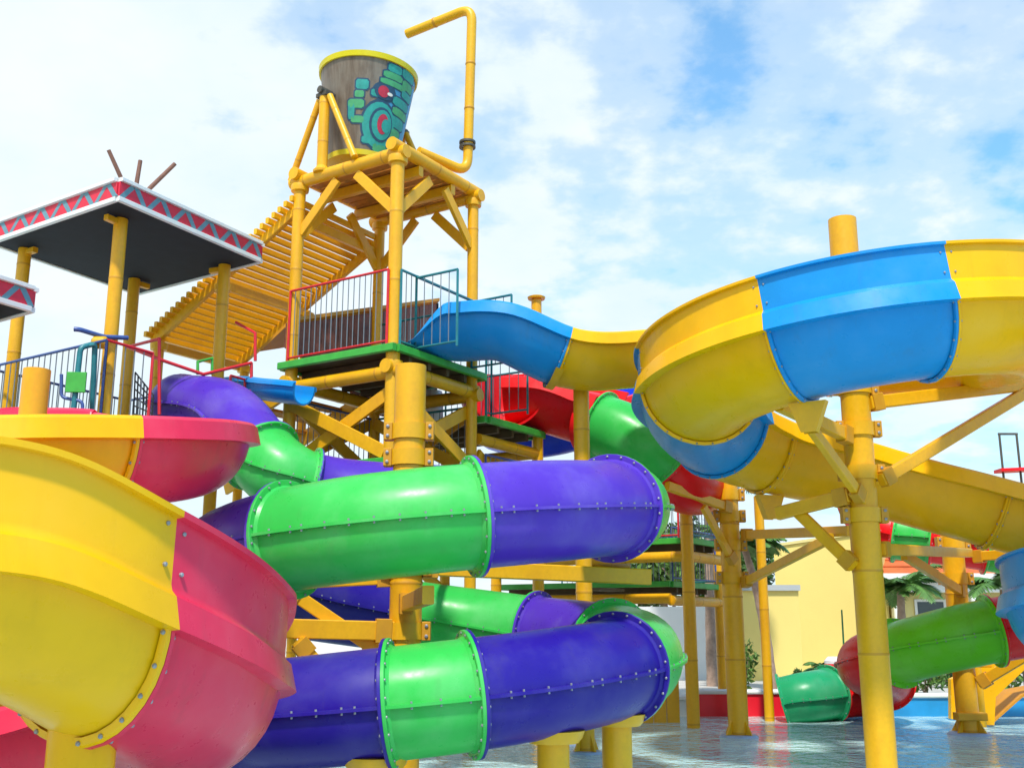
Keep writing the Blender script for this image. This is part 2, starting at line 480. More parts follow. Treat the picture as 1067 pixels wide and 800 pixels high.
def collar(mb, x, y, z, r, h=.12, lug=True, ang=0):
    mb.lathe((x, y, z - h / 2), Z, [(0, r), (0, r + .018), (h, r + .018), (h, r)], 22, (False, False))
    if lug:
        for s in (1, -1):
            d = V((math.cos(ang), math.sin(ang), 0)) * s
            mb.beam(V((x, y, z)) + d * (r + .0), V((x, y, z)) + d * (r + .07), .05, h * .9)

def support_column(x, y, z1, r, label, collars=(), arms=(), z0=-.35, pad=True, cap=False, group="yellow support columns"):
    t = thing("support_column", label, "column", (x, y, 0), group)
    mb = MB(); column(mb, x, y, z0, z1, r); mb.build("post", [M["bamboo"], M["node"]], t)
    for z in collars:
        mb = MB(); collar(mb, x, y, z, r + .004, .15, False); o = mb.build("collar", M["steel"], t)
        for s in (1, -1):
            mb = MB(); mb.beam((x + s * (r + .01), y - .02, z), (x + s * (r + .085), y - .02, z), .11, .17, 0, .06); lg = mb.build("lug", M["node"], o)
            mb = MB()
            for dz in (-.045, .045): mb.lathe((x + s * (r + .05), y - .074, z + dz), (0, -1, 0), [(0, .017), (.012, .017), (.016, .01)], 6)
            mb.build("bolt", M["bolt"], o)
    for nm, p0, p1, wd, ht in arms:
        mb = MB(); mb.beam(p0, p1, wd, ht); ar = mb.build(nm, M["bamboo"], t)
        if nm == "bracket": continue
        e0 = V((x, y, V(p0).z)); dd = (V(p1) - V(p0)).normalized(); q0 = V(p0) + dd * .02
        mb = MB(); mb.beam(q0 + dd * max(0, r - (V((q0.x, q0.y, 0)) - V((x, y, 0))).length), q0 + dd * (.14 + max(0, r - (V((q0.x, q0.y, 0)) - V((x, y, 0))).length)), wd + .03, ht + .045, 0, .05); mb.build("end_plate", M["node"], ar)
    if pad:
        mb = MB(); mb.lathe((x, y, -.2), Z, [(0, r * 2.1), (.2, r * 1.95), (.225, r * 1.75), (.23, r)], 24, (False, False)); mb.build("base_pad", M["poolpale"], t)
        for i in range(4):
            mb = MB(); a = i * math.pi / 2 + .6; d = V((math.cos(a), math.sin(a), 0))
            q = V((x, y, 0)) + d * r * .95; e = V((-d.y, d.x, 0)) * .012
            mb.add([q - e + Z * .03, q + d * r * .8 - e + Z * .03, q + Z * .22 - e, q + e + Z * .03, q + d * r * .8 + e + Z * .03, q + Z * .22 + e], [[0, 1, 2], [5, 4, 3], [0, 3, 4, 1], [1, 4, 5, 2], [2, 5, 3, 0]])
            mb.build("gusset", M["steel"], t, smooth=False)
    if cap:
        mb = MB(); mb.lathe((x, y, z1 - .03), Z, [(0, r), (.0, r + .05), (.03, r + .06), (.045, r + .03)], 22); mb.build("cap", M["steel"], t)
    return t

# ================================================================== THE SETTING
def sheet(name, x0, x1, y0, y1, z, mat):
    mb = MB(); mb.quad(V((x0, y0, z)), V((x1, y0, z)), V((x1, y1, z)), V((x0, y1, z)))
    return tag(mb.build(name, mat, smooth=False), kind="structure")
sheet("ground", -1500, 1500, -1500, 3000, -.5, M["soil"])
sheet("water", -26, 26, -9, 18.0, 0, M["water"])
mb = MB(); mb.slab([(-60, 18.36), (60, 18.36), (60, 60), (-60, 60)], -.45, .22)
tag(mb.build("paving", M["paving"], smooth=False), kind="structure")

def pool_wall(x0, x1, y, h, mat, label):
    t = thing("pool_wall", label, "pool wall", ((x0 + x1) / 2, y, 0))
    mb = MB(); mb.slab([(x0, y), (x1, y), (x1, y + .34), (x0, y + .34)], -.4, h - .05); mb.build("wall_face", mat, t, smooth=False)
    mb = MB(); mb.beam((x0, y + .16, h - .02), (x1, y + .16, h - .02), .40, .06, 0, .3)
    mb.build("coping", M["white"], t)
    return t
pool_wall(2.95, 4.5, 18.0, .40, M["poolred"], "low red pool edge wall with a white coping behind the leg columns")
pool_wall(4.55, 16, 18.0, .34, M["poolblue"], "low sky blue pool edge wall behind the red and green tube slide")
pool_wall(-26, 2.9, 18.0, .30, M["white"], "low white pool edge wall behind the play tower")

# ------------------------------------------------------------------ buildings
def hall():
    a = at(806, 570, 27); b = at(899, 556, 26.0); za, zb_ = a.z, b.z; a.z = b.z = 0
    d = (b - a).normalized(); n = V((-d.y, d.x, 0)); D = 6
    t = thing("building", "plain yellow rendered hall wall standing behind the leg columns", "building", a)
    def box(e, z0a, z0b, z1a, z1b):
        q = [a - d * e - n * e, b + d * e - n * e, b + d * e + n * (D + e), a - d * e + n * (D + e)]
        return [[p + Z * z for p, z in zip(q, (z0a, z0b, z0b, z0a))], [p + Z * z for p, z in zip(q, (z1a, z1b, z1b, z1a))]]
    mb = MB(); mb.rings(box(0, 0, 0, za, zb_)); mb.build("wall", M["stucco"], t, smooth=False)
    mb = MB(); mb.rings(box(.05, za + .002, zb_ + .002, za + .07, zb_ + .07)); mb.build("coping", M["stuccopale"], t, smooth=False)
hall()
def house(x0, x1, y, h, label):
    t = thing("house", label, "house", ((x0 + x1) / 2, y, 0)); D = 7.0
    mb = MB(); mb.slab([(x0, y), (x1, y), (x1, y + D), (x0, y + D)], 0, h); mb.build("wall", M["stuccopale"], t, smooth=False)
    o = .7; z0, z1 = h + .003, h + 2.1; mid = y + D / 2
    a, b, c, d = V((x0 - o, y - o, z0)), V((x1 + o, y - o, z0)), V((x1 + o, y + D + o, z0)), V((x0 - o, y + D + o, z0))
    r0, r1 = V((x0 + 2.4, mid, z1)), V((x1 - 2.4, mid, z1)); k = V((0, 0, -.16))
    mb = MB(); mb.add([a, b, c, d, r0, r1, a + k, b + k, c + k, d + k], [[0, 1, 5, 4], [1, 2, 5], [2, 3, 4, 5], [3, 0, 4], [0, 6, 7, 1], [1, 7, 8, 2], [2, 8, 9, 3], [3, 9, 6, 0]])
    # tile courses
    for i in range(1, 11):
        f = i / 11; p, q = a.lerp(r0, f), b.lerp(r1, f)
        mb.beam(p + V((0, -.01, .02)), q + V((0, -.01, .02)), .05, .035)
    rf = mb.build("roof", M["rooftile"], t, smooth=False)
    mb = MB(); mb.beam(a + V((0, -.03, -.1)), b + V((0, -.03, -.1)), .06, .2); mb.build("fascia", M["white"], t)
    n = max(2, int((x1 - x0) / 1.8))
    for i in range(n + 1):
        x = x0 + (x1 - x0) * i / n
        mb = MB(); mb.beam((x, y - .42, 0), (x, y - .42, h - .1), .24, .24); mb.build("column", M["white"], t)
    mb = MB(); mb.beam((x0 - .2, y - .42, h - .3), (x1 + .2, y - .42, h - .3), .26, .36); mb.build("beam", M["white"], t)
    for i in range(n):
        x = x0 + (x1 - x0) * (i + .5) / n
        mb = MB(); mb.slab([(x - .42, y - .05), (x + .42, y - .05), (x + .42, y - .004), (x - .42, y - .004)], .9, 2.1); f = mb.build("window", M["white"], t, smooth=False)
        mb = MB(); mb.slab([(x - .35, y - .058), (x + .35, y - .058), (x + .35, y - .051), (x - .35, y - .051)], .97, 2.03); mb.build("pane", M["glass"], f, smooth=False)
    return t
house(10.2, 16.4, 29, 2.75, "cream house with orange tiled roof and white porch columns beyond the blue pool edge")
house(18.5, 25, 31, 2.6, "second cream house with orange tiled roof farther off behind the curled blue chute end")
# garden walls
t = thing("garden_wall", "yellow garden wall with grey coping behind the thickest pair of leg columns", "wall", (5.6, 24.6, 0))
mb = MB(); mb.slab([(5.05, 24.6), (6.55, 24.6), (6.55, 24.85), (5.05, 24.85)], .2, 2.2); mb.build("wall_face", M["stucco"], t, smooth=False)
mb = MB(); mb.slab([(5.0, 24.52), (6.58, 24.52), (6.58, 24.93), (5.0, 24.93)], 2.202, 2.33); mb.build("coping", M["capgrey"], t, smooth=False)
t = thing("garden_fence", "long white panelled fence behind the palm trunks", "fence", (-4, 25, 0))
mb = MB(); mb.slab([(-26, 25), (5.0, 25), (5.0, 25.14), (-26, 25.14)], .2, 1.85); mb.build("panel", M["white"], t, smooth=False)
for i in range(17):
    x = -25.8 + i * 1.9
    mb = MB(); mb.slab([(x, 24.9), (x + .2, 24.9), (x + .2, 24.997), (x, 24.997)], .2, 1.98); mb.build("post", M["white"], t, smooth=False)

# ------------------------------------------------------------------ plants
def frond(mb, p, az, L, rise, droop):
    pts = []; d = V((math.cos(az), math.sin(az), 0))
    for i in range(11):
        s = i / 10; pts.append(V(p) + d * (L * s * (1 - .12 * s)) + Z * (rise * L * s - droop * L * s * s))
    for i in range(10): 
        a, b = pts[i], pts[i + 1]; mb.beam(a, b, .02 * (1 - i / 12), .02)
    side = V((-d.y, d.x, 0))
    for i in range(1, 11):
        for sub in (0, .33, .66):
            if i == 10 and sub: break
            a = pts[i].lerp(pts[min(10, i + 1)], sub); s = (i + sub) / 10; l = L * .30 * math.sin(math.pi * min(.97, .12 + s * .86)) + .05
            t = (pts[min(10, i + 1)] - pts[i - 1]).normalized()
            for sg in (1, -1):
                e = a + side * sg * l * .82 + t * l * .5 - Z * l * random.uniform(.25, .5); m = a.lerp(e, .5) + Z * .03 * l
                wv = t * .022
                mb.add([a - wv, a + wv, m + wv * 1.3, e, m - wv * 1.3], [[0, 1, 2, 4], [4, 2, 3]])
def palm(x, y, h, L, n, label, lean=.1, z0=.2, group="palm trees behind the pool", rt=.095):
    t = thing("palm_tree", label, "palm tree", (x, y, z0), group)
    mb = MB(); prof = []; pts = []
    for i in range(15):
        s = i / 14; pts.append(V((x + lean * s * s, y, z0 + h * s)))
    rs = []
    for i, p in enumerate(pts):
        r = rt * (1.25 - .45 * i / 14) * (1.0 if i % 2 else 1.08)
        rs.append([p + V((math.cos(a), math.sin(a), 0)) * r for a in [2 * math.pi * k / 12 for k in range(12)]])
    mb.rings(rs); mb.build("trunk", M["trunk"], t)
    mb = MB(); top = pts[-1]
    for i in range(n):
        lvl = random.random(); frond(mb, top + Z * .05, i * 2.399 + random.uniform(-.2, .2), L * random.uniform(.8, 1.1), .25 + .75 * lvl, .35 + .35 * random.random())
    mb.build("crown", M["frond"], t, smooth=False)
    return t
def foliage(mb, c, rx, ry, rz, n, sz):
    for i in range(n):
        while True:
            q = V([random.uniform(-1, 1) for _ in range(3)])
            if .25 < q.length < 1: break
        bumpy = 1 + .22 * math.sin(5 * q.x + 3 * q.z) * math.cos(4 * q.y + c.x)
        p = c + V((q.x * rx, q.y * ry, q.z * rz)) * bumpy
        a = V([random.gauss(0, 1) for _ in range(3)]).normalized(); b = a.cross(V([random.gauss(0, 1) for _ in range(3)])).normalized()
        s = sz * random.uniform(.6, 1.3)
        mb.add([p - a * s, p + b * s * .42, p + a * s, p - b * s * .42], [[0, 1, 2, 3]])
def tree(x, y, h, rx, label, z0=.2, mat="leaf", n=2600, sz=.14, group="trees behind the garden fence"):
    t = thing("broadleaf_tree", label, "tree", (x, y, z0), group)
    mb = MB(); mb.cyl((x, y, z0), (x + .1, y, z0 + h * .55), .16, .09, 10)
    for i in range(6):
        a = i * 1.1; mb.cyl((x + .06, y, z0 + h * (.35 + .03 * i)), (x + rx * .6 * math.cos(a), y + rx * .6 * math.sin(a), z0 + h * (.6 + .05 * i)), .05, .02, 7)
    mb.build("trunk", M["trunk"], t)
    mb = MB()
    for i in range(8):
        a = random.uniform(0, 6.28); rr = rx * random.uniform(.2, .7)
        foliage(mb, V((x + rr * math.cos(a), y + rr * math.sin(a), z0 + h * random.uniform(.5, .9))), rx * .55, rx * .55, h * .17, n // 8, sz)
    mb.build("crown", M[mat], t, smooth=False)
    return t
M["leaflight"] = plain("leaf_light_green", (.10, .20, .03), .6, .5, 1.2, 0, 0)
for px, Y, h, ln in ((742, 22.5, 4.3, .10), (754, 23.4, 4.6, -.12)):
    p = at(px, 700, Y); palm(p.x, Y, h, 1.5, 16, "slim palm trunk %s of the pair beside the yellow garden wall" % ("leaning right" if ln > 0 else "leaning left, nearer the wall"), ln)
p = at(803, 700, 21); palm(p.x, 21, 2.75, 1.0, 16, "pale ringed palm rising behind the thin column at the edge of the yellow hall", -.4, rt=.085)
p = at(938, 640, 24.5); palm(p.x, 24.5, 2.0, 1.15, 20, "short palm with a full green crown in front of the orange roofed house", .05)
p = at(1046, 640, 23.5); palm(p.x, 23.5, 2.0, 1.1, 18, "palm with a green crown showing beside the curled blue chute end", .05)
p = at(858, 700, 21); palm(p.x, 21, .35, .55, 9, "small young palm with a yellowish crown against the yellow hall wall", .02, rt=.05)
for i, (px, Y, h, r, mt) in enumerate(((772, 31, 3.6, 1.0, "leaf"), (722, 31, 4.0, 1.7, "leaflight"), (690, 33, 4.2, 1.9, "leaf"), (655, 34, 3.6, 1.8, "leaflight"))):
    p = at(px, 640, Y)
    tree(p.x, Y, h, r, ("dark green tree rising beside the end of the yellow hall", "light green tree above the white fence behind the palm trunks", "dark green tree beyond the lower decks", "pale green tree low behind the lower decks")[i], mat=mt)
def shrub(px, Y, h, r, label, mt="leaflight"):
    p = at(px, 700, Y); o = thing("shrub", label, "shrub", (p.x, Y, .22), "shrubs along the far pool edge")
    mb = MB()
    for i in range(7):
        a = i * .9; mb.cyl((p.x, Y, .22), (p.x + r * .5 * math.cos(a), Y + r * .5 * math.sin(a), .22 + h * .7), .012, .006, 5)
    mb.build("stem", M["trunk"], o)
    mb = MB(); foliage(mb, V((p.x, Y, .22 + h * .55)), r, r * .8, h * .5, 420, .07); mb.build("foliage", M[mt], o, smooth=False)
for a in ((962, 20, .62, .42, "bright green shrub behind the blue pool edge under the green tube"), (936, 20.5, .8, .3, "upright dark shrub behind the blue pool edge beside the thick column", "leaf"),
          (1052, 20, .8, .45, "bushy green shrub above the blue pool edge beside the yellow chute"), (988, 22, .45, .4, "low round shrub near the cream house wall", "leaf"),
          (775, 21, .9, .25, "thin leafy shrub against the yellow garden wall"), (832, 22.5, .3, .14, "tiny shrub at the foot of the yellow hall wall", "leaf")): shrub(*a)

# ------------------------------------------------------------------ small poolside things
p0, p1 = at(880, 692, 19.2), at(877, 635, 19.2)
mb = MB(); mb.cyl((p0.x, 19.2, .2), p1, .022, .014, 8); tag(mb.build("pole", M["greenpole"], base=True), "thin green pole leaning beside the red section near the hall", "pole")
p = at(869, 690, 19.4); t = thing("float_barrel", "red and white barrel standing behind the tube slide exit", "barrel", (p.x, 19.4, .22))
mb = MB(); mb.lathe((p.x, 19.4, .22), Z, [(0, .14), (.05, .17), (.5, .17), (.56, .165)], 20); mb.build("drum", M["poolred"], t)
mb = MB(); mb.lathe((p.x, 19.4, .782), Z, [(0, .165), (.05, .168), (.10, .12), (.12, .10)], 20); mb.build("top_band", M["whiteplastic"], t)
# low yellow chute end at the right
p = at(1075, 735, 16.6)
t = thing("kiddie_chute", "low yellow chute mouth with a dark hollow at the blue pool edge", "slide", (p.x, 16.6, 0))
mb = MB(); x = p.x
prof = [(-.95, .02), (-.90, .62), (-.72, .70), (-.1, 1.02), (.7, 1.05), (.7, .95), (-.08, .90), (-.66, .42), (-.72, .02)]
for y0_ in (16.3, 17.3):
    mb = MB(); mb.rings([[V((x + a, yy, z)) for a, z in prof] for yy in (y0_, y0_ + .12)]); mb.build("side_wall", M["yellow"], t)
mb = MB(); mb.rings([[V((x + a, yy, z)) for a, z in [(-.70, .05), (-.2, .45), (.68, .60), (.68, .56), (-.2, .41), (-.66, .05)]] for yy in (16.425, 17.295)]); mb.build("trough", M["timber"], t)
mb = MB(); mb.cyl((x - .92, 16.25, -.3), (x - .92, 16.25, 1.5), .06); mb.build("post", M["steel"], t)

# ================================================================== BUCKET TOWER
ZT, ZD, ZL = 7.19, 4.70, 3.35
tw = thing("bucket_tower", "tall yellow bamboo-look play tower carrying the tipping bucket", "play tower", G(TS / 2, TS / 2, 0))
for (u, v, r) in ((0, 0, .085), (TS, 0, .08), (0, TS, .075), (TS, TS, .075)):
    p = G(u, v, 0); mb = MB(); column(mb, p.x, p.y, -.35, ZT - .06, r, .2)
    mb.build("column", [M["bamboo"], M["node"]], tw)
    for z in (ZT - .09, ZD - .22):
        mb = MB(); mb.lathe(p + Z * z, Z, [(-.05, r), (-.045, r + .035), (.0, r + .04), (.045, r + .035), (.05, r)], 18, (False, False)); mb.build("collar", M["steel"], tw)
def tbeam(a, b, r=.075, name="beam", over=.14):
    d = (b - a).normalized(); mb = MB(); mb.bamboo(a - d * over, b + d * over, r, .7, .35); return mb.build(name, [M["bamboo"], M["node"]], tw)
cs = [G(0, 0, 0), G(TS, 0, 0), G(TS, TS, 0), G(0, TS, 0)]
for i in range(4):
    a, b = cs[i], cs[(i + 1) % 4]; o = .05 if i % 2 else 0
    tbeam(a + Z * (ZT + o * 1.7), b + Z * (ZT + o * 1.7), .085)
    tbeam(a + Z * (ZD - .30 + o), b + Z * (ZD - .30 + o), .085)
    tbeam(a + Z * (ZL - .25 + o), b + Z * (ZL - .25 + o), .08)
    # knee braces below the top frame
    d = (b - a).normalized()
    for q, s in ((a, 1), (b, -1)):
        mb = MB(); mb.beam(q + Z * (ZT - .72) + d * s * .05, q + Z * (ZT - .12) + d * s * .66, .055, .135); mb.build("knee_brace", M["bamboo"], tw)
    # X braces between the decks
    n = V((d.y, -d.x, 0)) * .05
    mb = MB(); mb.beam(a + Z * (ZD - .52) + d * .05 + n, b + Z * (ZL + .08) - d * .05 + n, .045, .16); mb.build("cross_brace", M["bamboo"], tw)
    mb = MB(); mb.beam(b + Z * (ZD - .52) - d * .05 - n, a + Z * (ZL + .08) + d * .05 - n, .045, .16); mb.build("cross_brace", M["bamboo"], tw)
    mb = MB(); mb.beam(a + Z * (ZL - .5) + d * .05 + n, b + Z * 1.6 - d * .05 + n, .045, .14); mb.build("cross_brace", M["bamboo"], tw)
# plank floor under the bucket
mb = MB()
for i in range(11):
    v = .04 + i * .148
    mb.beam(G(.02, v + .06, ZT + .10 - .07), G(TS - .02, v + .06, ZT + .10 - .07), .125, .05)
mb.build("plank_floor", M["plank"], tw)
for v in (.45, 1.15):
    mb = MB(); mb.beam(G(-.02, v, ZT - .075), G(TS + .02, v, ZT - .075), .09, .13); mb.build("joist", M["bamboo"], tw)
def deck(root, u0, u1, v0, v1, z, thick=.20, name="deck", edge=.06):
    mb = MB(); e = .012
    mb.slab([G(u0 + e, v0 + e, 0), G(u1 - e, v0 + e, 0), G(u1 - e, v1 - e, 0), G(u0 + e, v1 - e, 0)], z - .05, z - .003); o = mb.build(name, M["under"], root, smooth=False)
    for (a, b) in (((u0, v0), (u1, v0)), ((u0, v1), (u1, v1)), ((u0, v0 + .05), (u0, v1 - .05)), ((u1, v0 + .05), (u1, v1 - .05))):
        mb = MB(); mb.beam(G(a[0], a[1], z - .035), G(b[0], b[1], z - .035), .07, .09); mb.build("edge_board", M["deckgreen"], o)
    n = int((v1 - v0) / .42)
    for i in range(1, n + 1):
        mb = MB(); v = v0 + (v1 - v0) * i / (n + 1); mb.beam(G(u0 + .06, v, z - .11), G(u1 - .06, v, z - .11), .06, .11); mb.build("floor_joist", M["under"], o)
    return o
deck(tw, -.12, TS + .1, -.12, TS + .15, ZD)
deck(tw, -.1, TS + .1, -.1, TS + .1, ZL)
def railpart(root, a, b, z, h, mat, name="railing", **k): return rail(a, b, z, h, **k).build(name, [M[mat], M["baluster"]], root)
railpart(tw, G(.02, -.1, 0), G(TS - .02, -.1, 0), ZD, .95, "railred", sp=.085)
railpart(tw, G(-.1, 0, 0), G(-.1, .30, 0), ZD, .95, "teal", sp=.09)
railpart(tw, G(-.1, .30, 0), G(-.72, .30, 0), ZD - .02, .95, "teal", sp=.12)
railpart(tw, G(-.1, 1.5, 0), G(-.72, 1.5, 0), ZD - .02, .95, "teal", sp=.12)
mb = MB(); mb.cyl(G(-.1, .30, ZD + .95), G(-.1, 1.5, ZD + .95), .02, n=8); mb.build("top_rail", M["teal"], tw)
railpart(tw, G(TS, TS + .1, 0), G(.05, TS + .1, 0), ZD, .95, "teal", sp=.1)
railpart(tw, G(TS, .05, 0), G(TS, TS, 0), ZL, .9, "railblue", sp=.1)
railpart(tw, G(0, TS, 0), G(TS, TS, 0), ZL, .9, "teal", sp=.1)
# bucket pivot stand
BX, BY = -2.04, 13.42
BC = V((BX, BY, 0)); pv = 8.35
pd = V((.62, .78, 0)).normalized()
for s in (-1, 1):
    q = BC + pd * s * .72
    mb = MB(); mb.bamboo(q + Z * (ZT + .06), q + Z * (pv - .03), .07, .6, .4); mb.build("pivot_post", [M["bamboo"], M["node"]], tw)
    pn = V((-pd.y, pd.x, 0))
    for k in (-1, 1):
        mb = MB(); mb.bamboo(q + pn * k * .62 + Z * (ZT + .08), q + pn * k * .10 + Z * (pv - .06), .045, .6, .3, 14); mb.build("pivot_brace", [M["bamboo"], M["node"]], tw)
    mb = MB(); mb.lathe(q + Z * (ZT + .03), Z, [(0, .11), (.03, .115), (.06, .09), (.09, .07)], 18); mb.build("post_foot", M["steel"], tw)
    mb = MB(); mb.beam(q + Z * (pv - .025) - pn * .1, q + Z * (pv - .025) + pn * .1, .14, .06); mb.cyl(q - pd * .10 + Z * (pv + .03), q + pd * .10 + Z * (pv + .03), .05, n=14); mb.build("pivot_bearing", M["darkmetal"], tw)

# ------------------------------------------------------------------ the bucket
ZB0, ZB1, RB0, RB1 = 7.55, 8.87, .47, .655
AX = V((.045, 0, 1)).normalized()
BO = V((BX - .02, BY, ZB0)); HB = (ZB1 - ZB0)
bk = thing("tipping_bucket", "huge stave tipping bucket painted with a teal mask, on top of the tower", "bucket", BO)
mb = MB(); mb.lathe(BO, AX, [(0, RB0 - .03), (0, RB0), (HB, RB1), (HB, RB1 - .03), (.03, RB0 - .03)], 56, (True, True))
mb.build("shell", M["staves"], bk)
mb = MB(); mb.lathe(BO + AX * (HB - .015), AX, [(0, RB1 - .0), (0.0, RB1 + .025), (.075, RB1 + .035), (.08, RB1 - .045), (.02, RB1 - .045)], 56, (False, False)); mb.build("rim", M["rimyellow"], bk)
mb = MB(); mb.lathe(BO - AX * .02, AX, [(0, RB0 - .05), (0, RB0 + .014), (.07, RB0 + .024), (.07, RB0 + .008)], 56, (True, False)); mb.build("base_hoop", M["rimyellow"], bk)
for s in (-1, 1):
    h = pv + .03 - ZB0; q = BC + pd * s * .70 + Z * (pv + .03)
    mb = MB(); mb.cyl(BO + AX * h + pd * s * .5, q, .035, n=12); mb.build("pivot_axle", M["darkmetal"], bk)
view = V((BX, BY, 0)).normalized(); bx_ = V((view.y, -view.x, 0)) 
def bp(a, h, off):
    r = RB0 + (RB1 - RB0) * h + off
    X = (bx_ - AX * bx_.dot(AX)).normalized(); Yv = AX.cross(X)
    if Yv.dot(view) > 0: Yv = -Yv
    return BO + AX * (HB * h) + (X * math.sin(a) + Yv * math.cos(a)) * r
ART = MB(); ARTM = []
def art(shapes, mat, off):
    """shapes in (degrees round the bucket, height 0..1): outlines laid on the stave shell"""
    mb = ART; ARTM.append(mat); mi = len(ARTM) - 1
    for poly in shapes:
        n = len(poly); c = (sum(p[0] for p in poly) / n, sum(p[1] for p in poly) / n); K = 4; rings_ = []
        dense = []
        for i in range(n):
            a, b = poly[i], poly[(i + 1) % n]; st = max(1, int(abs(a[0] - b[0]) / 6 + abs(a[1] - b[1]) / .12))
            for j in range(st): dense.append((a[0] + (b[0] - a[0]) * j / st, a[1] + (b[1] - a[1]) * j / st))
        for k in range(1, K + 1):
            f = k / K; rings_.append([bp(rad(c[0] + (p[0] - c[0]) * f), c[1] + (p[1] - c[1]) * f, off) for p in dense])
        b0 = len(mb.v); mb.v.append(bp(rad(c[0]), c[1], off)); m = len(dense)
        mb.rings(rings_, True, (False, False), mi)
        for i in range(m): mb.f.append([b0, b0 + 1 + i, b0 + 1 + (i + 1) % m]); mb.m.append(mi)
def rr_(x, y, w_, h_, c=.25):
    """rounded block, centre x (deg), y (height), width deg, height"""
    a, b = w_ / 2, h_ / 2; ca, cb_ = a * c * 1.2, b * c * 1.6
    return [(x - a + ca, y - b), (x + a - ca, y - b), (x + a, y - b + cb_), (x + a, y + b - cb_), (x + a - ca, y + b), (x - a + ca, y + b), (x - a, y + b - cb_), (x - a, y - b + cb_)]
def ell(x, y, w_, h_, n=20): return [(x + w_ / 2 * math.cos(2 * math.pi * i / n), y + h_ / 2 * math.sin(2 * math.pi * i / n)) for i in range(n)]
blocks = [(34, .93, 20, .08), (33, .85, 28, .07), (58, .94, 26, .10), (60, .83, 24, .09), (62, .73, 24, .08), (36, .775, 40, .06), (-6, .70, 16, .10), (-9, .60, 12, .07), (14, .63, 16, .07),
          (-13, .50, 22, .09), (-19, .42, 9, .16), (-10, .34, 18, .07), (54, .62, 34, .09), (56, .52, 34, .08), (53, .41, 30, .11), (50, .29, 26, .10), (53, .19, 24, .08), (28, .08, 24, .08), (8, .14, 20, .07), (48, .10, 14, .07)]
art([[(28, .9), (70, .97), (84, .95), (84, .06), (30, .05), (22, .3), (22, .6)]], M["artblue"], .002)
art([rr_(x, y, a + 3.5, b + .030) for x, y, a, b in blocks] + [ell(24, .66, 34, .21), ell(22, .31, 56, .54)], M["artdark"], .005)
art([rr_(*b) for i, b in enumerate(blocks) if i % 2 == 0] + [ell(22, .31, 50, .48)], M["artteal"], .008)
art([rr_(*b) for i, b in enumerate(blocks) if i % 2 == 1], M["artgreen"], .008)
art([ell(25, .32, 36, .36), ell(24, .66, 28, .16)], M["artdark"], .011)
art([ell(26, .32, 31, .31)], M["artteal"], .013); art([ell(22, .66, 15, .12), ell(27, .33, 17, .21)], M["artred"], .016)
art([ell(31, .65, 8, .035)], M["artwhite"], .019); art([ell(32, .32, 14, .14)], M["artteal"], .019)

ART.build("mask_print", ARTM, bk)

# ------------------------------------------------------------------ filling pipe above the bucket
def arc_path(pts, r, n=6):
    out = [pts[0]]
    for i in range(1, len(pts) - 1):
        a, b, c = pts[i - 1], pts[i], pts[i + 1]; p, q = b + (a - b).normalized() * r, b + (c - b).normalized() * r
        for k in range(n + 1):
            t = k / n; out.append((p * (1 - t) + b * t) * (1 - t) + (b * t * 0 + b * (1 - t) * 1 + q * t - b * (1 - t) + b * (1 - t)) * t)
    return out + [pts[-1]]
def soft(pts, r, n=6):
    out = [pts[0]]
    for i in range(1, len(pts) - 1):
        a, b, c = pts[i - 1], pts[i], pts[i + 1]; p, q = b + (a - b).normalized() * r, b + (c - b).normalized() * r
        for k in range(n + 1):
            t = k / n; out.append(p * (1 - t) ** 2 + b * 2 * t * (1 - t) + q * t * t)
    return out + [pts[-1]]
wp = thing("water_pipe", "bent yellow filling pipe reaching over the tipping bucket", "pipe", at(490, 160, 13.7))
pp = [at(424, 37, 14.0), at(492, 8, 13.5), at(487, 180, 13.6), at(436, 158, 13.1)]
pp[0].z = pp[1].z - .12
full = soft(pp, .22, 8)
mb = MB(); mb.pipe(full, .068, 16); mb.build("pipe_run", M["steel"], wp)
fz = at(487, 152, 13.6)
for dz in (-.035, .03): mb = MB(); mb.lathe(fz + Z * dz, Z, [(0, .07), (0, .115), (.03, .115), (.03, .07)], 20, (False, False)); mb.build("pipe_flange", M["darkmetal"], wp)
for f in (.35, .62):
    c = pp[1].lerp(pp[2], f); mb = MB(); mb.lathe(c - Z * .02, Z, [(0, .068), (.01, .074), (.03, .074), (.04, .068)], 18, (False, False)); mb.build("weld_ring", M["node"], wp)
mb = MB(); c = pp[0].lerp(pp[1], .42); d = (pp[1] - pp[0]).normalized(); mb.lathe(c, d, [(0, .068), (.01, .074), (.03, .074), (.04, .068)], 18, (False, False))
mb.build("weld_ring", M["node"], wp)

# ------------------------------------------------------------------ slatted stair canopy
cp = thing("slatted_canopy", "sloping yellow slatted canopy over the stair behind the tower", "canopy", G(3, .8, 0))
def CPt(s, v): return G(TS + .05 + 2.66 * s, v, 6.83 - 1.40 * s)
nrm = (CPt(1, 0) - CPt(0, 0)).cross(W).normalized(); nrm = nrm if nrm.z > 0 else -nrm
for v in (.02, TS - .02):
    mb = MB(); mb.beam(CPt(-.03, v), CPt(1.02, v), .07, .13); mb.build("rafter", M["bamboo"], cp)
for s in (.0, .5, .98):
    mb = MB(); mb.beam(CPt(s, .06) - Z * .12, CPt(s, TS - .06) - Z * .12, .07, .12); mb.build("purlin", M["bamboo"], cp)
for i in range(27):
    s = -.02 + 1.03 * i / 26
    mb = MB(); mb.beam(CPt(s, -.12) + nrm * .087, CPt(s, TS + .12) + nrm * .087, .058, .078); mb.build("slat", M["bamboo"], cp)
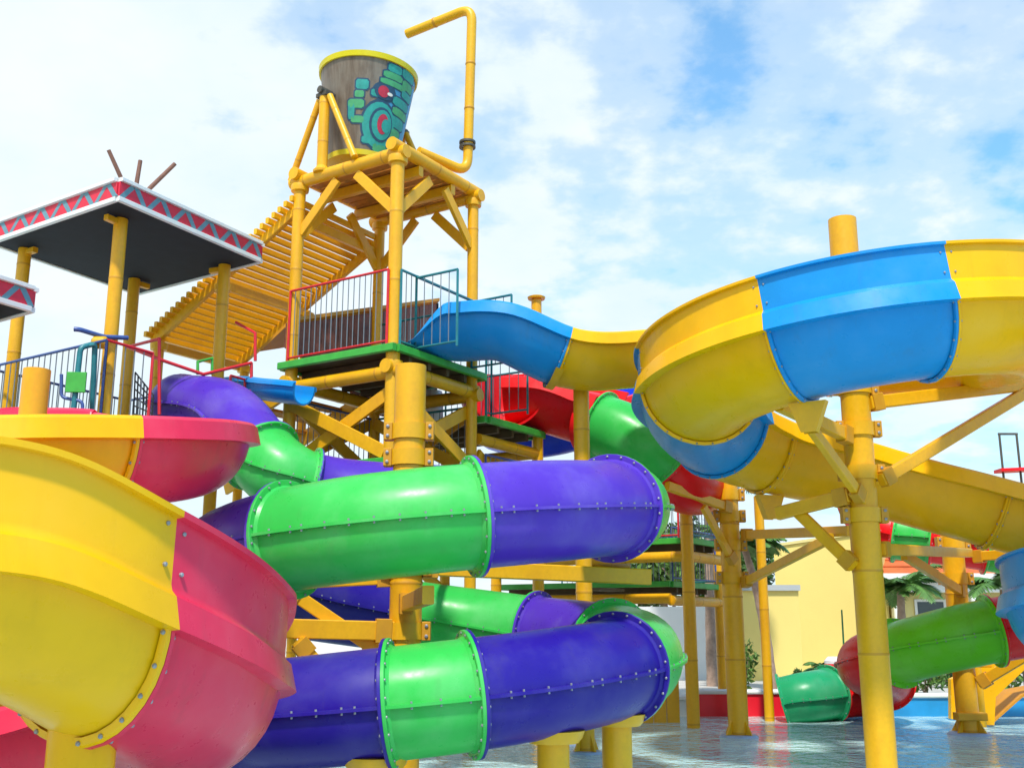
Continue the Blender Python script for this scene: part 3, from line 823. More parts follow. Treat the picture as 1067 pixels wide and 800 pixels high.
for (s, v, r) in ((.5, .02, .075), (.97, .02, .075), (.5, TS, .07), (.97, TS, .07)):
    p = CPt(s, v); mb = MB(); column(mb, p.x, p.y, -.35, p.z - .08, r); mb.build("post", [M["bamboo"], M["node"]], cp)
    mb = MB(); mb.lathe(p - Z * .22, Z, [(0, r), (.01, r + .04), (.1, r + .05), (.12, r)], 16, (False, False)); mb.build("post_collar", M["steel"], cp)
# the stair itself, stringers and treads
for v in (.18, TS - .18):
    mb = MB(); mb.beam(G(TS + .05, v, ZD - .2), G(TS + 2.7, v, ZL + .1), .05, .2); mb.build("stringer", M["bamboo"], cp)
for i in range(8):
    f = (i + .5) / 8; mb = MB(); c = G(TS + .05 + 2.65 * f, 0, ZD - .1 - (ZD - ZL - .3) * f)
    mb.slab([G(TS + .05 + 2.65 * f - .13, .2, 0), G(TS + .05 + 2.65 * f + .13, .2, 0), G(TS + .05 + 2.65 * f + .13, TS - .2, 0), G(TS + .05 + 2.65 * f - .13, TS - .2, 0)], c.z - .02, c.z + .02)
    mb.build("tread", M["plank"], cp, smooth=False)

# brown boarded shelter on the deck behind the railing
bb = thing("boarded_shelter", "brown boarded shelter with sloping top on the upper deck behind the red railing", "shelter", G(.9, 2.6, ZD))
a, b = G(1.86, .12, 0), G(1.86, 3.35, 0); d = (b - a).normalized(); n = V((-d.y, d.x, 0))
n = n if n.dot(U) > 0 else -n
L = (b - a).length; NB = 30
mb = MB()
for i in range(NB):
    f0, f1 = i / NB, (i + .93) / NB; q0, q1 = a + d * L * f0, a + d * L * f1; o = n * random.uniform(0, .012)
    z0 = ZD + .28 - .6 * min(1, f0 * 1.6); z1 = ZD + .62 + 1.12 * f0
    mb.slab([q0 + o, q1 + o, q1 + n * .04 + o, q0 + n * .04 + o], z0, z1)
mb.build("plank_front", M["brownbox"], bb, smooth=False)
mb = MB(); q = [(0, -.3), (0, 1.73), (.5, 1.3), (.7, .6), (.7, -.3)]
mb.rings([[b + d * o + n * x + Z * (ZD + z) for x, z in q] for o in (.005, .04)]); mb.build("end_board", M["roofdark"], bb, smooth=False)
mb = MB(); mb.rings([[a + Z * (ZD + .63) - n * .05, b + Z * (ZD + 1.75) - n * .05, b + n * .5 + Z * (ZD + 1.4), a + n * .5 + Z * (ZD + .3)], [a + Z * (ZD + .68) - n * .05, b + Z * (ZD + 1.80) - n * .05, b + n * .5 + Z * (ZD + 1.45), a + n * .5 + Z * (ZD + .35)]])
mb.build("top_board", M["timber"], bb, smooth=False)

# ------------------------------------------------------------------ next bay, where the red slide starts
rb = thing("red_slide_deck", "green edged platform with teal rails where the wide red slide starts", "platform", G(.8, 2.5, 0))
ZR = 4.15
deck(rb, -.1, TS, TS + .2, 3.35, ZR)
deck(rb, -.1, TS, TS + .2, 3.35, 2.75)
for (u, v) in ((-.02, 3.3), (TS - .05, 3.3)):
    p = G(u, v, 0); mb = MB(); column(mb, p.x, p.y, -.35, ZR - .02, .075); mb.build("column", [M["bamboo"], M["node"]], rb)
for a, b in (((0, 1.8), (0, 3.3)), ((0, 3.3), (TS, 3.3))):
    for z in (ZR - .3, 2.5):
        mb = MB(); mb.bamboo(G(*a, z), G(*b, z), .075, .7); mb.build("beam", [M["bamboo"], M["node"]], rb)
mb = MB(); mb.beam(G(.0, 1.8, ZR - .5), G(0, 3.3, 2.85), .05, .15); mb.build("cross_brace", M["bamboo"], rb)
mb = MB(); mb.beam(G(.06, 3.3, ZR - .5), G(.06, 1.8, 2.85), .05, .15); mb.build("cross_brace", M["bamboo"], rb)
railpart(rb, G(-.08, TS + .22, 0), G(-.08, 2.0, 0), ZR, .95, "teal")
railpart(rb, G(-.08, 2.0, 0), G(-.65, 2.0, 0), ZR, .95, "teal", sp=.12)
railpart(rb, G(TS, 3.33, 0), G(0, 3.33, 0), ZR, .95, "teal")
railpart(rb, G(-.06, 1.9, 0), G(-.06, 3.3, 0), 2.75, .9, "railblue")
p = at(449, 425, 14.2); mb = MB(); mb.lathe((p.x, 14.2, p.z - .25), Z, [(0, .05), (.03, .13), (.12, .17), (.40, .17), (.48, .15)], 20)
tag(mb.build("white_tub", M["whiteplastic"], base=True), "white plastic tub hanging under the tower deck", "tub")

# ------------------------------------------------------------------ lower decks behind the tube slide
lp = thing("lower_platform", "low green edged platform with railings behind the tube spiral", "platform", at(717, 557, 16.2) * 1)
P0 = at(717, 557, 16.2)
def L_(u, v, z): return V((P0.x, P0.y, 0)) + U * u + W * v + Z * z
def deck2(root, u0, u1, v0, v1, z):
    global C2
    keep = C2.copy(); C2 = V((P0.x, P0.y, 0)); o = deck(root, u0, u1, v0, v1, z); C2 = keep; return o
deck2(lp, 0, 3.6, 0, 1.5, 2.75)
deck2(lp, .5, 3.8, .4, 2.4, 2.12)
for (u, v, r, zt) in ((-.02, -.1, .095, 3.45), (-.02, 1.5, .09, 3.4), (1.8, -.1, .09, 2.7), (.5, 2.4, .08, 2.9), (3.5, 0, .09, 2.7)):
    p = L_(u, v, 0); mb = MB(); column(mb, p.x, p.y, -.35, zt, r); mb.build("column", [M["bamboo"], M["node"]], lp)
for a, b, z in (((3.5, -.1), (-.02, -.1), 2.47), ((-.02, -.1), (-.02, 1.5), 2.47), ((1.8, -.1), (1.8, 1.5), 2.44), ((3.7, .4), (.5, .4), 1.86), ((.5, .4), (.5, 2.4), 1.83)):
    mb = MB(); mb.bamboo(L_(*a, z), L_(*b, z), .08, .7); mb.build("beam", [M["bamboo"], M["node"]], lp)
for a, b, z, mt in (((0, .12), (0, 1.45), 2.75, "teal"), ((0, 1.5), (3.4, 1.5), 2.75, "railblue"), ((3.4, .1), (.2, .1), 2.75, "railred"), ((.5, .5), (.5, 2.3), 2.12, "railblue"), ((.5, 2.4), (3.6, 2.4), 2.12, "teal")):
    rail(L_(*a, 0), L_(*b, 0), z, .85).build("railing", [M[mt], M["baluster"]], lp)
for i in range(6):
    mb = MB(); z = 2.0 - i * .3; q0, q1, q2, q3 = L_(1.0 + i * .28, -1.0, 0), L_(1.25 + i * .28, -1.0, 0), L_(1.25 + i * .28, -.2, 0), L_(1.0 + i * .28, -.2, 0)
    mb.slab([q0, q1, q2, q3], z - .04, z); mb.build("stair_tread", M["under"], lp, smooth=False)

# ================================================================== PAVILIONS
def pavilion(label):
    H = 4.55; zb = 1.5 + H
    def P(xh, dh, z=0): return V((xh * H, dh * H, z))
    f, r, l, k = P(-.954, 2.396), P(-.713, 2.849), P(-1.41, 2.70), P(-1.169, 3.153)
    c = (f + r + l + k) / 4
    t = thing("pavilion", label, "pavilion", c)
    ring_ = [f, r, k, l]
    def grow(p, s): return c + (p - c) * s
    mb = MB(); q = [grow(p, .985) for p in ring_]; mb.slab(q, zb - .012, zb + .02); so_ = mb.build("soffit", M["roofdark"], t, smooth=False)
    for i in range(4):
        a, b = ring_[i], ring_[(i + 1) % 4]; d = (b - a).normalized(); n = V((d.y, -d.x, 0)); n = n if n.dot(a - c) > 0 else -n; L = (b - a).length
        mb = MB(); mb.beam(a + Z * (zb + .0) - d * .005, b + Z * (zb + .0) - d * .03, .05, .055); mb.build("lower_trim", M["rooftrim"], t)
        mb = MB(); mb.beam(a + Z * (zb + .115), b + Z * (zb + .115) - d * .02, .03, .172); fa = mb.build("fascia", M["fasciared"], t)
        mb = MB(); m = int(L / .36)
        for j in range(m):
            for sgn in (0, 1):
                s0 = (j + .5 * sgn) / m; s1 = (j + .5 * sgn + .5) / m
                p = a + d * L * s0 + n * .0155; q2 = a + d * L * s1 + n * .0155; wd = .075
                z0, z1 = (zb + .03, zb + .20) if sgn == 0 else (zb + .20, zb + .03)
                if sgn == 0: pts = [p + Z * z0, p + d * wd + Z * z0, q2 + d * wd * .3 + Z * z1, q2 - d * wd * .7 + Z * z1]
                else: pts = [p - d * wd * .1 + Z * z0, p + d * wd + Z * z0, q2 + Z * z1, q2 - d * wd + Z * z1]
                if random.random() < 1: mb.add([x + n * (.003 if sgn else .001) for x in pts] + [x - n * .01 for x in pts], [[0, 1, 2, 3], [0, 1, 5, 4], [1, 2, 6, 5], [2, 3, 7, 6], [3, 0, 4, 7]])
        mb.build("zigzag_pattern", M["fasciateal"], fa, smooth=False)
        mb = MB(); mb.beam(a + Z * (zb + .225) + n * .015, b + Z * (zb + .225) + n * .015 - d * .03, .07, .045); mb.build("upper_trim", M["rooftrim"], t)
    q = [grow(p, .99) + Z * (zb + .25) for p in ring_]; ap = c + Z * (zb + .62)
    mb = MB(); mb.add(q + [ap], [[0, 1, 4], [1, 2, 4], [2, 3, 4], [3, 0, 4], [3, 2, 1, 0]]); mb.build("roof", M["rooftrim"], t, smooth=False)
    for (dx, dy) in ((-.16, -.20), (.03, .0), (.30, .06)):
        mb = MB(); base = ap - Z * .12 - V((dx, dy, 0)) * .35; mb.cyl(base, base + V((dx * 1.9, dy * 1.9, .74)), .032, .026, 10); mb.build("ridge_stick", M["stick"], t)
    s = H / 4.8 * 4.55 / 4.55
    cols = [V((-4.76, 12.1, 0)) * .948, V((-3.95, 13.8, 0)) * .948, V((-5.4, 14.4, 0)) * .948, V((-6.4, 13.15, 0)) * .948]
    for i, p in enumerate(cols):
        mb = MB(); column(mb, p.x, p.y, -.35, zb - .02, .078, .5); mb.build("column", [M["bamboo"], M["node"]], t)
        d = (cols[(i + 1) % 4] - p).normalized()
        mb = MB(); mb.beam(p + Z * (zb - .07), p + d * .22 * (1 if i % 2 else -1) + Z * (zb - .07), .07, .07); mb.build("bracket", M["bamboo"], t)
    zd = 3.55
    gq = [grow(p, .93) for p in ring_]
    mb = MB(); mb.slab(gq, zd - .06, zd); mb.build("deck", M["under"], t, smooth=False)
    for i in range(4):
        a, b = gq[i], gq[(i + 1) % 4]; d = (b - a).normalized()
        mb = MB(); mb.beam(a + Z * (zd - .05), b + Z * (zd - .05) - d * .04, .07, .15); mb.build("edge_board", M["deckgreen"], t)
        mb = MB(); mb.bamboo(a + Z * (zd - .24), b + Z * (zd - .24), .08, .7); mb.build("beam", [M["bamboo"], M["node"]], t)
    # cross braces under the deck on the two sides seen from the pool
    for i in (0, 3):
        a, b = cols[i], cols[(i + 1) % 4]
        mb = MB(); mb.beam(a + Z * 3.1, b + Z * 1.0, .05, .13); mb.build("cross_brace", M["bamboo"], t)
    return t, gq, cols, zd
pav, gq, pcols, zd = pavilion("open pavilion with dark soffit, zigzag red fascia and three roof sticks beside the tower")
# railings of the first pavilion's deck
def railpav(a, b, mt, h=.92, **k): rail(a, b, zd, h, **k).build("railing", [M[mt], M["baluster"]], pav)
railpav(gq[0], gq[3].lerp(gq[0], .03), "railblue"); railpav(gq[3], gq[2], "railblue")
railpav(gq[0], gq[0].lerp(gq[1], .30), "railred"); railpav(gq[1], gq[1].lerp(gq[0], .12), "railred"); railpav(gq[2], gq[2].lerp(gq[1], .5), "railblue")
p2 = copy_tree(pav); p2.location = V((-6.55, 10.16, -1.40 + pav.location.z))
p2["label"] = "lower pavilion of which only a zigzag fascia corner shows beside the larger roof"
pav["group"] = p2["group"] = "pavilions with zigzag fascias"

# red frame and cargo net at the mouth of the closed tube
fr = thing("tube_entry_frame", "red pipe frame with a black climbing net at the purple tube entry", "frame", at(160, 420, 12.2))
def px_pipe(pts, r=.02):
    mb = MB(); mb.pipe([at(*p) for p in pts], r, 8); return mb
for pts in ([(166, 432, 12.0), (166, 353, 12.0)], [(166, 353, 12.0), (135, 361, 12.5)], [(132, 361, 12.5), (168, 375, 12.0), (212, 390, 12.3)], [(212, 390, 12.3), (262, 378, 12.9)],
            [(262, 378, 12.9), (262, 412, 12.9)], [(246, 336, 13.2), (266, 347, 12.9), (266, 376, 12.9)], [(206, 390, 12.4), (206, 377, 12.4), (221, 373, 12.6), (221, 390, 12.6)]):
    px_pipe(pts).build("frame_pipe", M["railred" if pts[0][0] != 206 else "deckgreen"], fr)
mb = MB(); A, B, C_, D_ = at(141, 388, 12.5), at(160, 412, 12.0), at(158, 440, 12.0), at(139, 440, 12.5)
for i in range(7):
    f = i / 6; mb.cyl(A.lerp(B, f), D_.lerp(C_, f), .010, n=5); mb.cyl(A.lerp(D_, f), B.lerp(C_, f), .010, n=5)
mb.build("climbing_net", M["black"], fr)
# water cannon and teal gate on the pavilion deck
wc = thing("water_cannon", "teal water cannon on a bent pipe stand at the pavilion corner post", "water cannon", at(104, 430, 11.2))
for pts, mt, r, nm in (([(78, 343, 11.0), (82, 343, 11.0), (108, 351, 11.3), (133, 352, 11.5)], "railblue", .026, "barrel"), ([(76, 432, 11.0), (84, 362, 11.0), (99, 358, 11.1), (96, 432, 11.2)], "teal", .03, "stand"),
               ([(84, 362, 11.05), (99, 359, 11.05)], "teal", .02, "cross_tube"), ([(64, 390, 11), (64, 414, 11), (86, 418, 11), (86, 428, 11)], "railblue", .018, "foot_rail")):
    mb = MB(); mb.pipe(soft([at(*p) for p in pts], .05, 4) if len(pts) > 2 else [at(*p) for p in pts], r, 10); mb.build(nm, M[mt], wc)
mb = MB(); q = at(104, 357, 11.2); mb.lathe(q - V((.08, 0, 0)), (1, 0, 0), [(0, .05), (.02, .07), (.14, .07), (.16, .05)], 16); mb.build("swivel", M["steel"], wc)
mb = MB(); a = at(79, 398, 10.95); mb.beam(a - V((.1, 0, .0)), a + V((.1, 0.02, .0)), .03, .22); mb.build("sign_plate", M["deckgreen"], wc)

# ================================================================== SLIDES
# --- purple and green closed tube, spiralling clockwise downwards
HC = V((-.80, 9.9)); RX, RY = 1.86, 2.02; RT = .395
pts = [V((-4.05, 12.75, 4.10)), at(192, 424, 12.65), at(238, 434, 12.1), at(288, 490, 11.5), at(350, 514, 11.65)]
deg0 = -75; dz_turn = 1.28
nctl = []
for k in range(0, 40):
    a = deg0 + k * 20
    if a > 590: break
    n_half = (a + 90) / 180; z = 2.86 - dz_turn / 2 * n_half
    z -= .09 * max(0, 1 - abs(a - 300) / 110)
    c, s = math.cos(rad(a)), math.sin(rad(a))
    nctl.append(V((HC.x + (RX + (.07 if a > 250 else 0)) * c, HC.y - RY * s, z)))
iz = len(pts); pts += nctl
TP = Path(pts, 10)
def ua(a): return iz + (a - deg0) / 20
ts = thing("closed_tube_slide", "big purple and green closed tube slide spiralling round a yellow column", "slide", (HC.x, HC.y, 0))
segs = [(0, 2.72, "purple"), (2.72, 3.66, "green"), (3.62, ua(-55), "purple"), (ua(-55), ua(28), "green"), (ua(28), ua(74), "purple"), (ua(74), ua(119), "green"), (ua(119), ua(200), "purple"), (ua(200), ua(258), "shadedpurple"),
        (ua(258), ua(303), "green"), (ua(303), ua(338), "purple"), (ua(338), ua(391), "green"), (ua(391), ua(435), "shadedpurple"), (ua(435), ua(452), "green"), (ua(452), ua(530), "shadedpurple"), (ua(530), ua(584), "green")]
tube_slide(ts, TP, RT, segs)
# column and arms of the spiral
CXs, CYs = -.98, 9.95
arms = [("arm", (CXs + .1, CYs, 2.0), (1.35, 10.5, 1.93), .09, .15), ("arm", (CXs - .1, CYs - .1, 1.42), (-2.5, 9.5, 1.46), .09, .17), ("arm", (CXs, CYs + .1, 2.38), (CXs + .2, 11.6, 2.38), .09, .14),
        ("arm", (CXs, CYs - .1, 1.66), (CXs + .35, 8.1, 1.70), .09, .14), ("arm", (CXs - .05, CYs - .1, 1.05), (-2.45, 9.35, 1.12), .09, .17),
        ("brace", (-1.9, 9.6, 1.34), (-1.3, 9.8, .65), .07, .12), ("arm", (CXs - .1, CYs + .05, 1.92), (-2.15, 9.75, 1.86), .08, .15), ("brace", (-2.05, 9.7, 1.8), (-1.15, 9.9, 1.2), .07, .12), ("arm", (CXs - .1, CYs + .2, .62), (-2.3, 10.1, .66), .08, .15), ("brace", (-2.3, 9.5, 1.36), (-2.9, 9.3, .75), .07, .12)]
sc = support_column(CXs, CYs, 3.92, .15, "thick yellow column up the middle of the purple and green tube spiral", collars=(3.27, 3.02, 2.0, 1.42), arms=arms)
mb = MB(); mb.slab([(-2.6, 9.42), (-2.2, 9.5), (-2.2, 9.56), (-2.6, 9.48)], 1.0, 1.75); mb.build("gusset_plate", M["steel"], sc, smooth=False)
# stub posts with saddles under the lower coil
def stub(x, y, ztop, label, r=.12):
    t = thing("saddle_post", label, "post", (x, y, 0), "posts under the lowest tube coil")
    mb = MB(); mb.cyl((x, y, -.35), (x, y, ztop), r, n=20); mb.build("post", M["steel"], t)
    mb = MB(); mb.lathe((x, y, ztop - .02), Z, [(0, r), (.0, r + .07), (.035, r + .10), (.09, r + .12), (.10, r)], 24); mb.build("saddle", M["steel"], t)
def under(a, off=0):
    p = TP.pos(ua(a)); return p.x, p.y, p.z - RT - .02
for a, lb in ((392, "stout yellow post with a wide saddle under the dark purple tube end"), (415, "stout yellow post under the middle of the dark purple tube length"), (455, "stout yellow post under the lowest green tube length")):
    x, y, z = under(a); stub(x, y, max(.05, z), lb)

# --- blue and yellow open flume, from the tower deck round the right-hand column
RCX, RCY, RR = 3.72, 11.2, 1.69; FR = .62
fp = [V((-.62, 12.78, 5.25)), V((-.05, 12.62, 5.20)), V((.75, 12.72, 4.88)), V((1.7, 12.93, 4.95)), V((2.7, 12.96, 4.98))]
i0 = len(fp)
fz = {0: 4.98, 90: 4.72, 180: 4.38, 270: 4.04, 345: 3.70}
def zint(tab, a):
    ks = sorted(tab)
    for p, q in zip(ks, ks[1:]):
        if p <= a <= q: return tab[p] + (tab[q] - tab[p]) * (a - p) / (q - p)
for a in range(0, 346, 23):
    fp.append(V((RCX + RR * math.sin(rad(a)), RCY + RR * math.cos(rad(a)), zint(fz, a))))
def uf(a): return i0 + a / 23
i1 = len(fp)
fp += [V((4.3, 12.90, 3.50)), V((5.4, 12.75, 3.17)), V((6.5, 12.6, 2.86))]
c2x, c2y = 7.52, 10.75; i2 = len(fp)
for a in range(15, 330, 24): fp.append(V((c2x + 1.75 * math.sin(rad(a)), c2y + 1.75 * math.cos(rad(a)), 2.70 - 1.08 * a / 330)))
FP = Path(fp, 10); NF = len(fp) - 1
def u2(a): return i2 + (a - 15) / 24
def wallf(u):
    def sm(a, b, x): x = max(0, min(1, (x - a) / (b - a))); return x * x * (3 - 2 * x)
    w1 = sm(uf(60), uf(120), u) * (1 - sm(uf(285), uf(330), u)); w2 = sm(u2(20), u2(90), u)
    return .37 * max(w1, w2)
fs = thing("open_flume_slide", "long blue and yellow open flume looping round the tall right column", "slide", (RCX, RCY, 0))
segs = [(0.0, 1.86, "blue"), (1.86, uf(10), "yellow"), (uf(10), uf(24), "blue"), (uf(24), uf(176), "yellow"), (uf(176), uf(217), "blue"), (uf(217), uf(268), "yellow"), (uf(268), uf(312), "blue"), (uf(312), uf(340), "yellow"), (uf(340), i1 + 1.4, "yellow"), (i1 + 1.4, u2(60), "yellow"), (u2(60), u2(150), "yellow"), (u2(150), u2(240), "yellow"), (u2(240), NF, "blue")]
flume_slide(fs, FP, lambda u: FR - .12 * max(0, min(1, (uf(20) - u) / 3.0)), segs, side=-1, wall=wallf)
# flared mouth on the deck: the rims sweep down and outwards to a flat apron
p, t_, x_, y_ = FP.frame(0.0); rs = []; prof0 = flume_profile(FR - .12, 0, -1)
for k in range(9):
    f = k / 8; row = []
    c = p - t_ * (.50 * f) 
    for a_, b_ in prof0:
        e = f * f * (3 - 2 * f); flat = -.52 + .02 * (b_ + .73)
        row.append(c + x_ * a_ * (1 + .12 * e) + y_ * (b_ * (1 - e) + (flat + (.06 if abs(a_) > FR else 0)) * e))
    rs.append(row)
mb = MB(); mb.rings(rs); mb.build("mouth", M["blue"], fs)
# tall column with its arms
Rz = lambda z: z
arms = [("arm", at(905, 420, 11.15), at(1085, 399, 12.2), .10, .14), ("brace", at(918, 500, 11.1), at(1075, 405, 12.1), .09, .13), ("arm", at(885, 455, 11.1), at(812, 421, 10.2), .10, .14), ("brace", at(900, 522, 11.1), at(838, 436, 10.4), .08, .11),
        ("arm", at(885, 516, 11.1), at(810, 535, 11.6), .10, .14), ("brace", at(890, 590, 11.1), at(832, 534, 11.5), .08, .12), ("arm", at(918, 572, 11.2), at(1010, 576, 14.9), .09, .12)]
rc = support_column(RCX, RCY, 5.92, .155, "tallest thick yellow column carrying the blue and yellow flume at the right", collars=(3.98, 3.52, 3.05, 2.60), arms=arms, pad=False)
for a in (213, 340):
    p = FP.pos(uf(a)); q = V((RCX, RCY, p.z - FR - .35)); d = (V((p.x, p.y, 0)) - V((RCX, RCY, 0))).normalized()
    mb = MB(); c = p - Z * (FR + .14); e = V((-d.y, d.x, 0))
    mb.rings([[c + e * s_ * .18 + Z * .03 + d * t_, c + e * s_ * .07 - Z * .26 + d * t_] for s_, t_ in ((-1, -.05), (1, -.05), (1, .05), (-1, .05))], False, (False, False)); mb.build("saddle", M["steel"], rc, smooth=False)
# column under the first yellow length
s1 = support_column(at(605, 430, 13.2).x, 13.05, 4.42, .10, "yellow column with a round cradle under the first blue and yellow joint")
mb = MB(); p = FP.pos(2.05); rs = []
for off in (-.05, .05):
    pp_, t_, x_, y_ = FP.frame(1.86); rs.append([pp_ + t_ * off + x_ * (FR - .065) * math.cos(math.pi + math.pi * (.25 + .5 * i / 12)) + y_ * (-.07 + (FR - .065) * math.sin(math.pi + math.pi * (.25 + .5 * i / 12))) for i in range(13)])
mb.rings(rs, False, (False, False)); mb.build("cradle", M["steel"], s1)
# post that shows above the blue flume
px = at(559, 323, 15.6); t = support_column(px.x, 15.6, px.z + .2, .08, "capped yellow post showing above the blue chute near the tower", cap=True, pad=False)
a_, b_ = at(640, 740, 16.9), at(709, 740, 16.9)
t = thing("plant_screen", "low yellow boarded screen in the pool under the lower platform", "screen", (a_.x, 16.9, 0))
mb = MB()
for i in range(5):
    x0 = a_.x + (b_.x - a_.x) * i / 5; mb.slab([(x0, 16.9), (x0 + (b_.x - a_.x) / 5 - .012, 16.9), (x0 + (b_.x - a_.x) / 5 - .012, 16.98), (x0, 16.98)], -.3, 1.12)
mb.build("plank_face", M["bamboo"], t, smooth=False)
mb = MB(); mb.beam((a_.x - .03, 16.93, 1.15), (b_.x + .03, 16.93, 1.15), .16, .06); mb.build("cap_rail", M["steel"], t)
# --- other leg columns in the pool
p = at(770, 767, 14.9)
arms = [("arm", at(762, 530, 14.8), at(695, 506, 14.0), .09, .12), ("brace", at(766, 588, 14.8), at(733, 528, 14.4), .07, .10), ("arm", at(775, 557, 14.8), at(886, 553, 12.2), .09, .12), ("brace", at(775, 607, 14.8), at(866, 560, 12.4), .08, .11)]
support_column(p.x, 14.9, 3.55, .135, "yellow column on a pale blue base pad between the red pool edge and the tube spiral", collars=(3.25, 2.95, 2.55, 2.1), arms=arms)
p = at(802, 750, 17.2); support_column(p.x, 17.2, 3.5, .075, "thin yellow column at the edge of the yellow hall wall", pad=False)
p = at(1010, 763, 15.2)
arms = [("arm", at(1015, 580, 15.1), at(1085, 574, 14.2), .09, .13), ("brace", at(1003, 617, 15.1), at(942, 578, 13.0), .08, .12), ("bracket", at(992, 690, 15.1), at(1030, 690, 15.1), .2, .12), ("bracket", at(996, 746, 15.1), at(1026, 746, 15.1), .2, .1), ("arm", at(1020, 712, 15.1), at(1080, 676, 14.6), .1, .14)]
support_column(p.x, 15.2, 3.1, .15, "thick yellow column with dark clamp brackets standing before the blue pool edge", collars=(2.6, 2.1), arms=arms)
p = at(605, 783, 13.6)
p = at(606, 780, 13.7); support_column(p.x, 13.9, 1.5, .11, "short yellow leg on a pale blue pad under the tube spiral")

# --- pink and yellow open flume at the left, coming down anticlockwise past the camera
A1 = V((-3.63, 7.85)); R1 = 1.12; LR = .49
lpth = [V((-4.3, 10.7, 3.42)), V((-4.3, 10.0, 3.34)), V((-4.1, 9.3, 3.26))]
j0 = len(lpth)
LZ = {0: 3.18, 60: 3.04, 90: 2.94, 130: 2.78, 180: 2.64}
for a in range(0, 181, 20):        # 0 = far side of the column, 90 = right, 180 = near: clockwise seen from above
    lpth.append(V((A1.x + R1 * math.sin(rad(a)), A1.y + R1 * math.cos(rad(a)), zint(LZ, a))))
def ul(a): return j0 + a / 20
lpth += [V((-4.5, 6.55, 2.52)), V((-5.4, 5.95, 2.42)), V((-5.75, 5.1, 2.33)), V((-5.4, 4.25, 2.20)), V((-4.6, 3.85, 2.08)), V((-3.8, 3.80, 1.98))]
A2 = V((-3.07, 5.3)); R2 = 1.42; j1 = len(lpth)
LZ2 = {0: 1.90, 45: 1.77, 55: 1.65, 75: 1.45, 90: 1.32, 135: 1.12, 180: .95, 230: .80, 300: .62}
for a in range(0, 261, 15):        # 0 = near side, 90 = right, 180 = far: anticlockwise
    lpth.append(V((A2.x + R2 * math.sin(rad(a)), A2.y - R2 * math.cos(rad(a)), zint(LZ2, a))))
def um(a): return j1 + a / 15
LP = Path(lpth, 10); LP.upright = True
def wall_l(u):
    x = max(0, min(1, (u - (j1 - 3.5)) / 2.0)); y = max(0, min(1, (um(150) - u) / 3.5)); return .33 * min(x, y)
ls = thing("open_flume_slide", "pink and yellow open flume curling close past the camera", "slide", (A2.x, A2.y, 0))
side_l = 1
flume_slide(ls, LP, LR, [(0, ul(132), "pink"), (ul(132), um(61), "yellow"), (um(61), um(215), "pink"), (um(215), um(260), "yellow")], side=1, wall=wall_l)
support_column(A1.x, A1.y, 3.38, .10, "yellow column inside the bend of the pink and yellow flume at the left", pad=False)
q = LP.pos(um(63))
t = thing("saddle_post", "wide yellow saddle post under the joint where the near flume turns pink", "post", (q.x, q.y, 0))
mb = MB(); mb.lathe((q.x - .02, q.y + .05, -.35), Z, [(0, .14), (q.z - LR + .38, .14)], 24); mb.build("post", M["yellow"], t)

# --- red and green open slide from the deck behind the tower
rp = [G(.1, 2.65, 4.78), at(520, 404, 15.2), at(560, 404, 15.1), at(604, 416, 15.0), at(645, 427, 14.8), at(682, 452, 14.5), at(712, 490, 14.4), at(732, 488, 15.2), at(745, 470, 16.6), at(752, 462, 18)]
RP = Path(rp, 10)
rs_ = thing("red_flume_slide", "wide red flume turning green, dropping behind the yellow post from the rear deck", "slide", rp[3])
flume_slide(rs_, RP, .56, [(0, 3.75, "red")], side=-1, wall=lambda u: .02 if u < 1 else .30)
rp2 = [at(604, 438, 14.9), at(628, 444, 14.7), at(657, 456, 14.5), at(690, 480, 14.4), at(714, 502, 14.7), at(735, 500, 15.6), at(750, 470, 17)]
tube_slide(rs_, Path(rp2, 10), .44, [(0.3, .95, "red"), (.95, 3.15, "green"), (3.15, 6, "red")], seam=False)

bp2 = [at(760, 402, 18.0), at(700, 412, 17.6), at(655, 420, 17.2), at(615, 432, 16.8), at(580, 442, 16.6), at(545, 446, 16.8), at(520, 440, 17.6)]
BP = Path(bp2, 10)
M["cobalt"] = fibreglass("cobalt_fibreglass", (.012, .05, .70))
bs = thing("blue_red_flume_slide", "farther flume with red rim and deep blue underside, seen below the red slide", "slide", bp2[3])
flume_slide(bs, BP, .42, [(0, 3.2, "cobalt"), (3.2, 6, "cobalt")], side=1, wall=lambda u: .3)
mb = MB(); rr = []
for u in BP.us(0, 6, 8):
    p, t_, x_, y_ = BP.frame(u); o = p - x_ * .55
    rr.append([o + x_ * a_ + y_ * b_ for a_, b_ in ((0, .10), (.06, .12), (.06, -.12), (.0, -.15))])
mb.rings(rr); mb.build("rim", M["red"], bs)

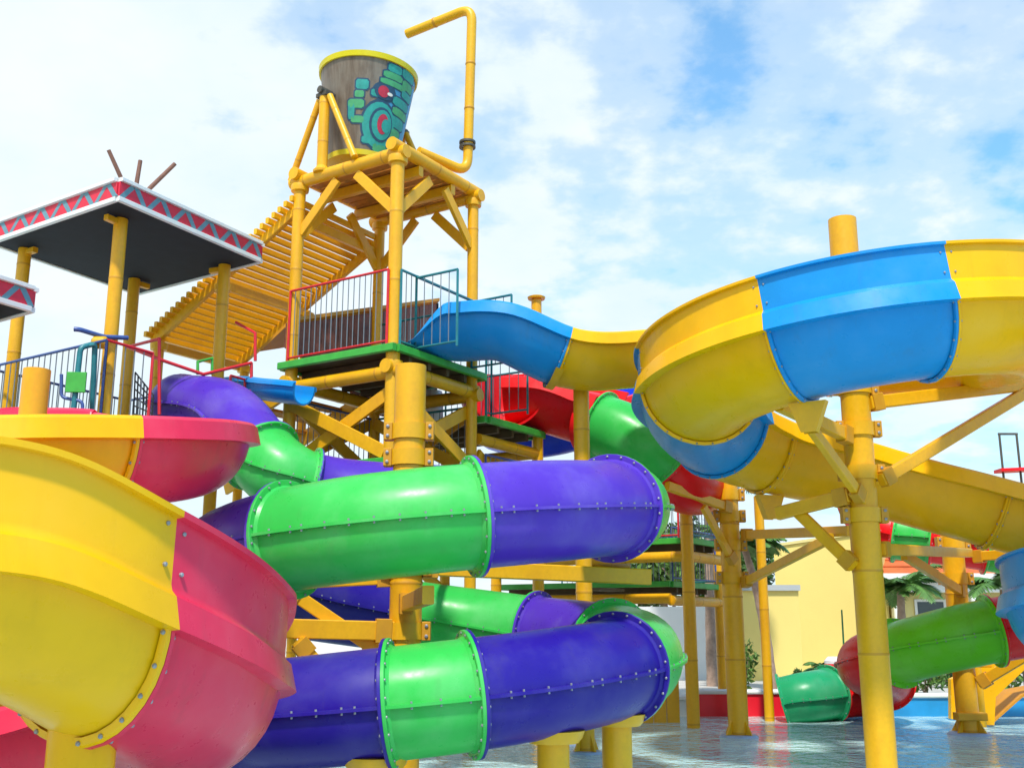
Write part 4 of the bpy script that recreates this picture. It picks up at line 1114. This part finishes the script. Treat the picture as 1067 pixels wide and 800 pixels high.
# --- red and green closed tube on the far right, ending in the pool
cpt = [at(890, 470, 18.6), at(893, 515, 18.2), at(918, 553, 17.9), at(965, 561, 17.6), at(1010, 567, 17.4), at(1060, 575, 17.2), at(1120, 586, 16.9), at(1170, 605, 16.0), at(1165, 632, 14.6), at(1110, 648, 13.7),
       at(1062, 652, 13.5), at(998, 664, 13.6), at(944, 678, 14.1), at(902, 692, 15.2), at(922, 706, 16.5), at(912, 717, 17.3), at(876, 721, 17.4), at(844, 726, 17.15), at(816, 732, 17.25)]
CP = Path(cpt, 10)
cs_ = thing("closed_tube_slide", "red and green closed tube slide ending at the water near the yellow hall", "slide", cpt[12])
tube_slide(cs_, CP, .39, [(0, 2.35, "red"), (2.35, 3.1, "green"), (3.1, 4.35, "red"), (4.35, 6.2, "green"), (6.2, 9.3, "red"), (9.3, 10.45, "red"), (10.45, 12.15, "leafgreen"), (12.15, 14.2, "red"), (14.2, 15.2, "seagreen"), (15.2, 16.35, "red"), (16.35, 18, "seagreen")], nb=14)
# small blue flume beside the tower
bq = [at(236, 398, 13.6), at(262, 396, 13.2), at(290, 399, 12.7), at(318, 402, 12.4)]
b3 = thing("small_blue_flume", "short light blue flume end poking out beside the tower's left leg", "slide", bq[1])
flume_slide(b3, Path(bq, 8), .17, [(0, 3, "blue")], side=1)

# grey frame seen over the far end of the lower flume
fx0, fx1 = at(1043, 470, 19.0), at(1061, 470, 19.0)
gf = thing("metal_frame", "thin grey metal frame standing above the far end of the yellow flume", "frame", (fx0.x, 19, .22))
zt_ = at(1050, 452, 19).z
for x in (fx0.x, fx1.x):
    mb = MB(); mb.cyl((x, 19, .2), (x, 19, zt_), .022, n=8); mb.build("upright", M["darkmetal"], gf)
mb = MB(); mb.cyl((fx0.x - .02, 19, zt_), (fx1.x + .02, 19, zt_), .022, n=8); mb.build("top_bar", M["darkmetal"], gf)
mb = MB(); mb.beam((fx0.x - .1, 19, zt_ - .68), (fx1.x + .5, 19, zt_ - .64), .3, .06); mb.build("ledge", M["red"], gf)
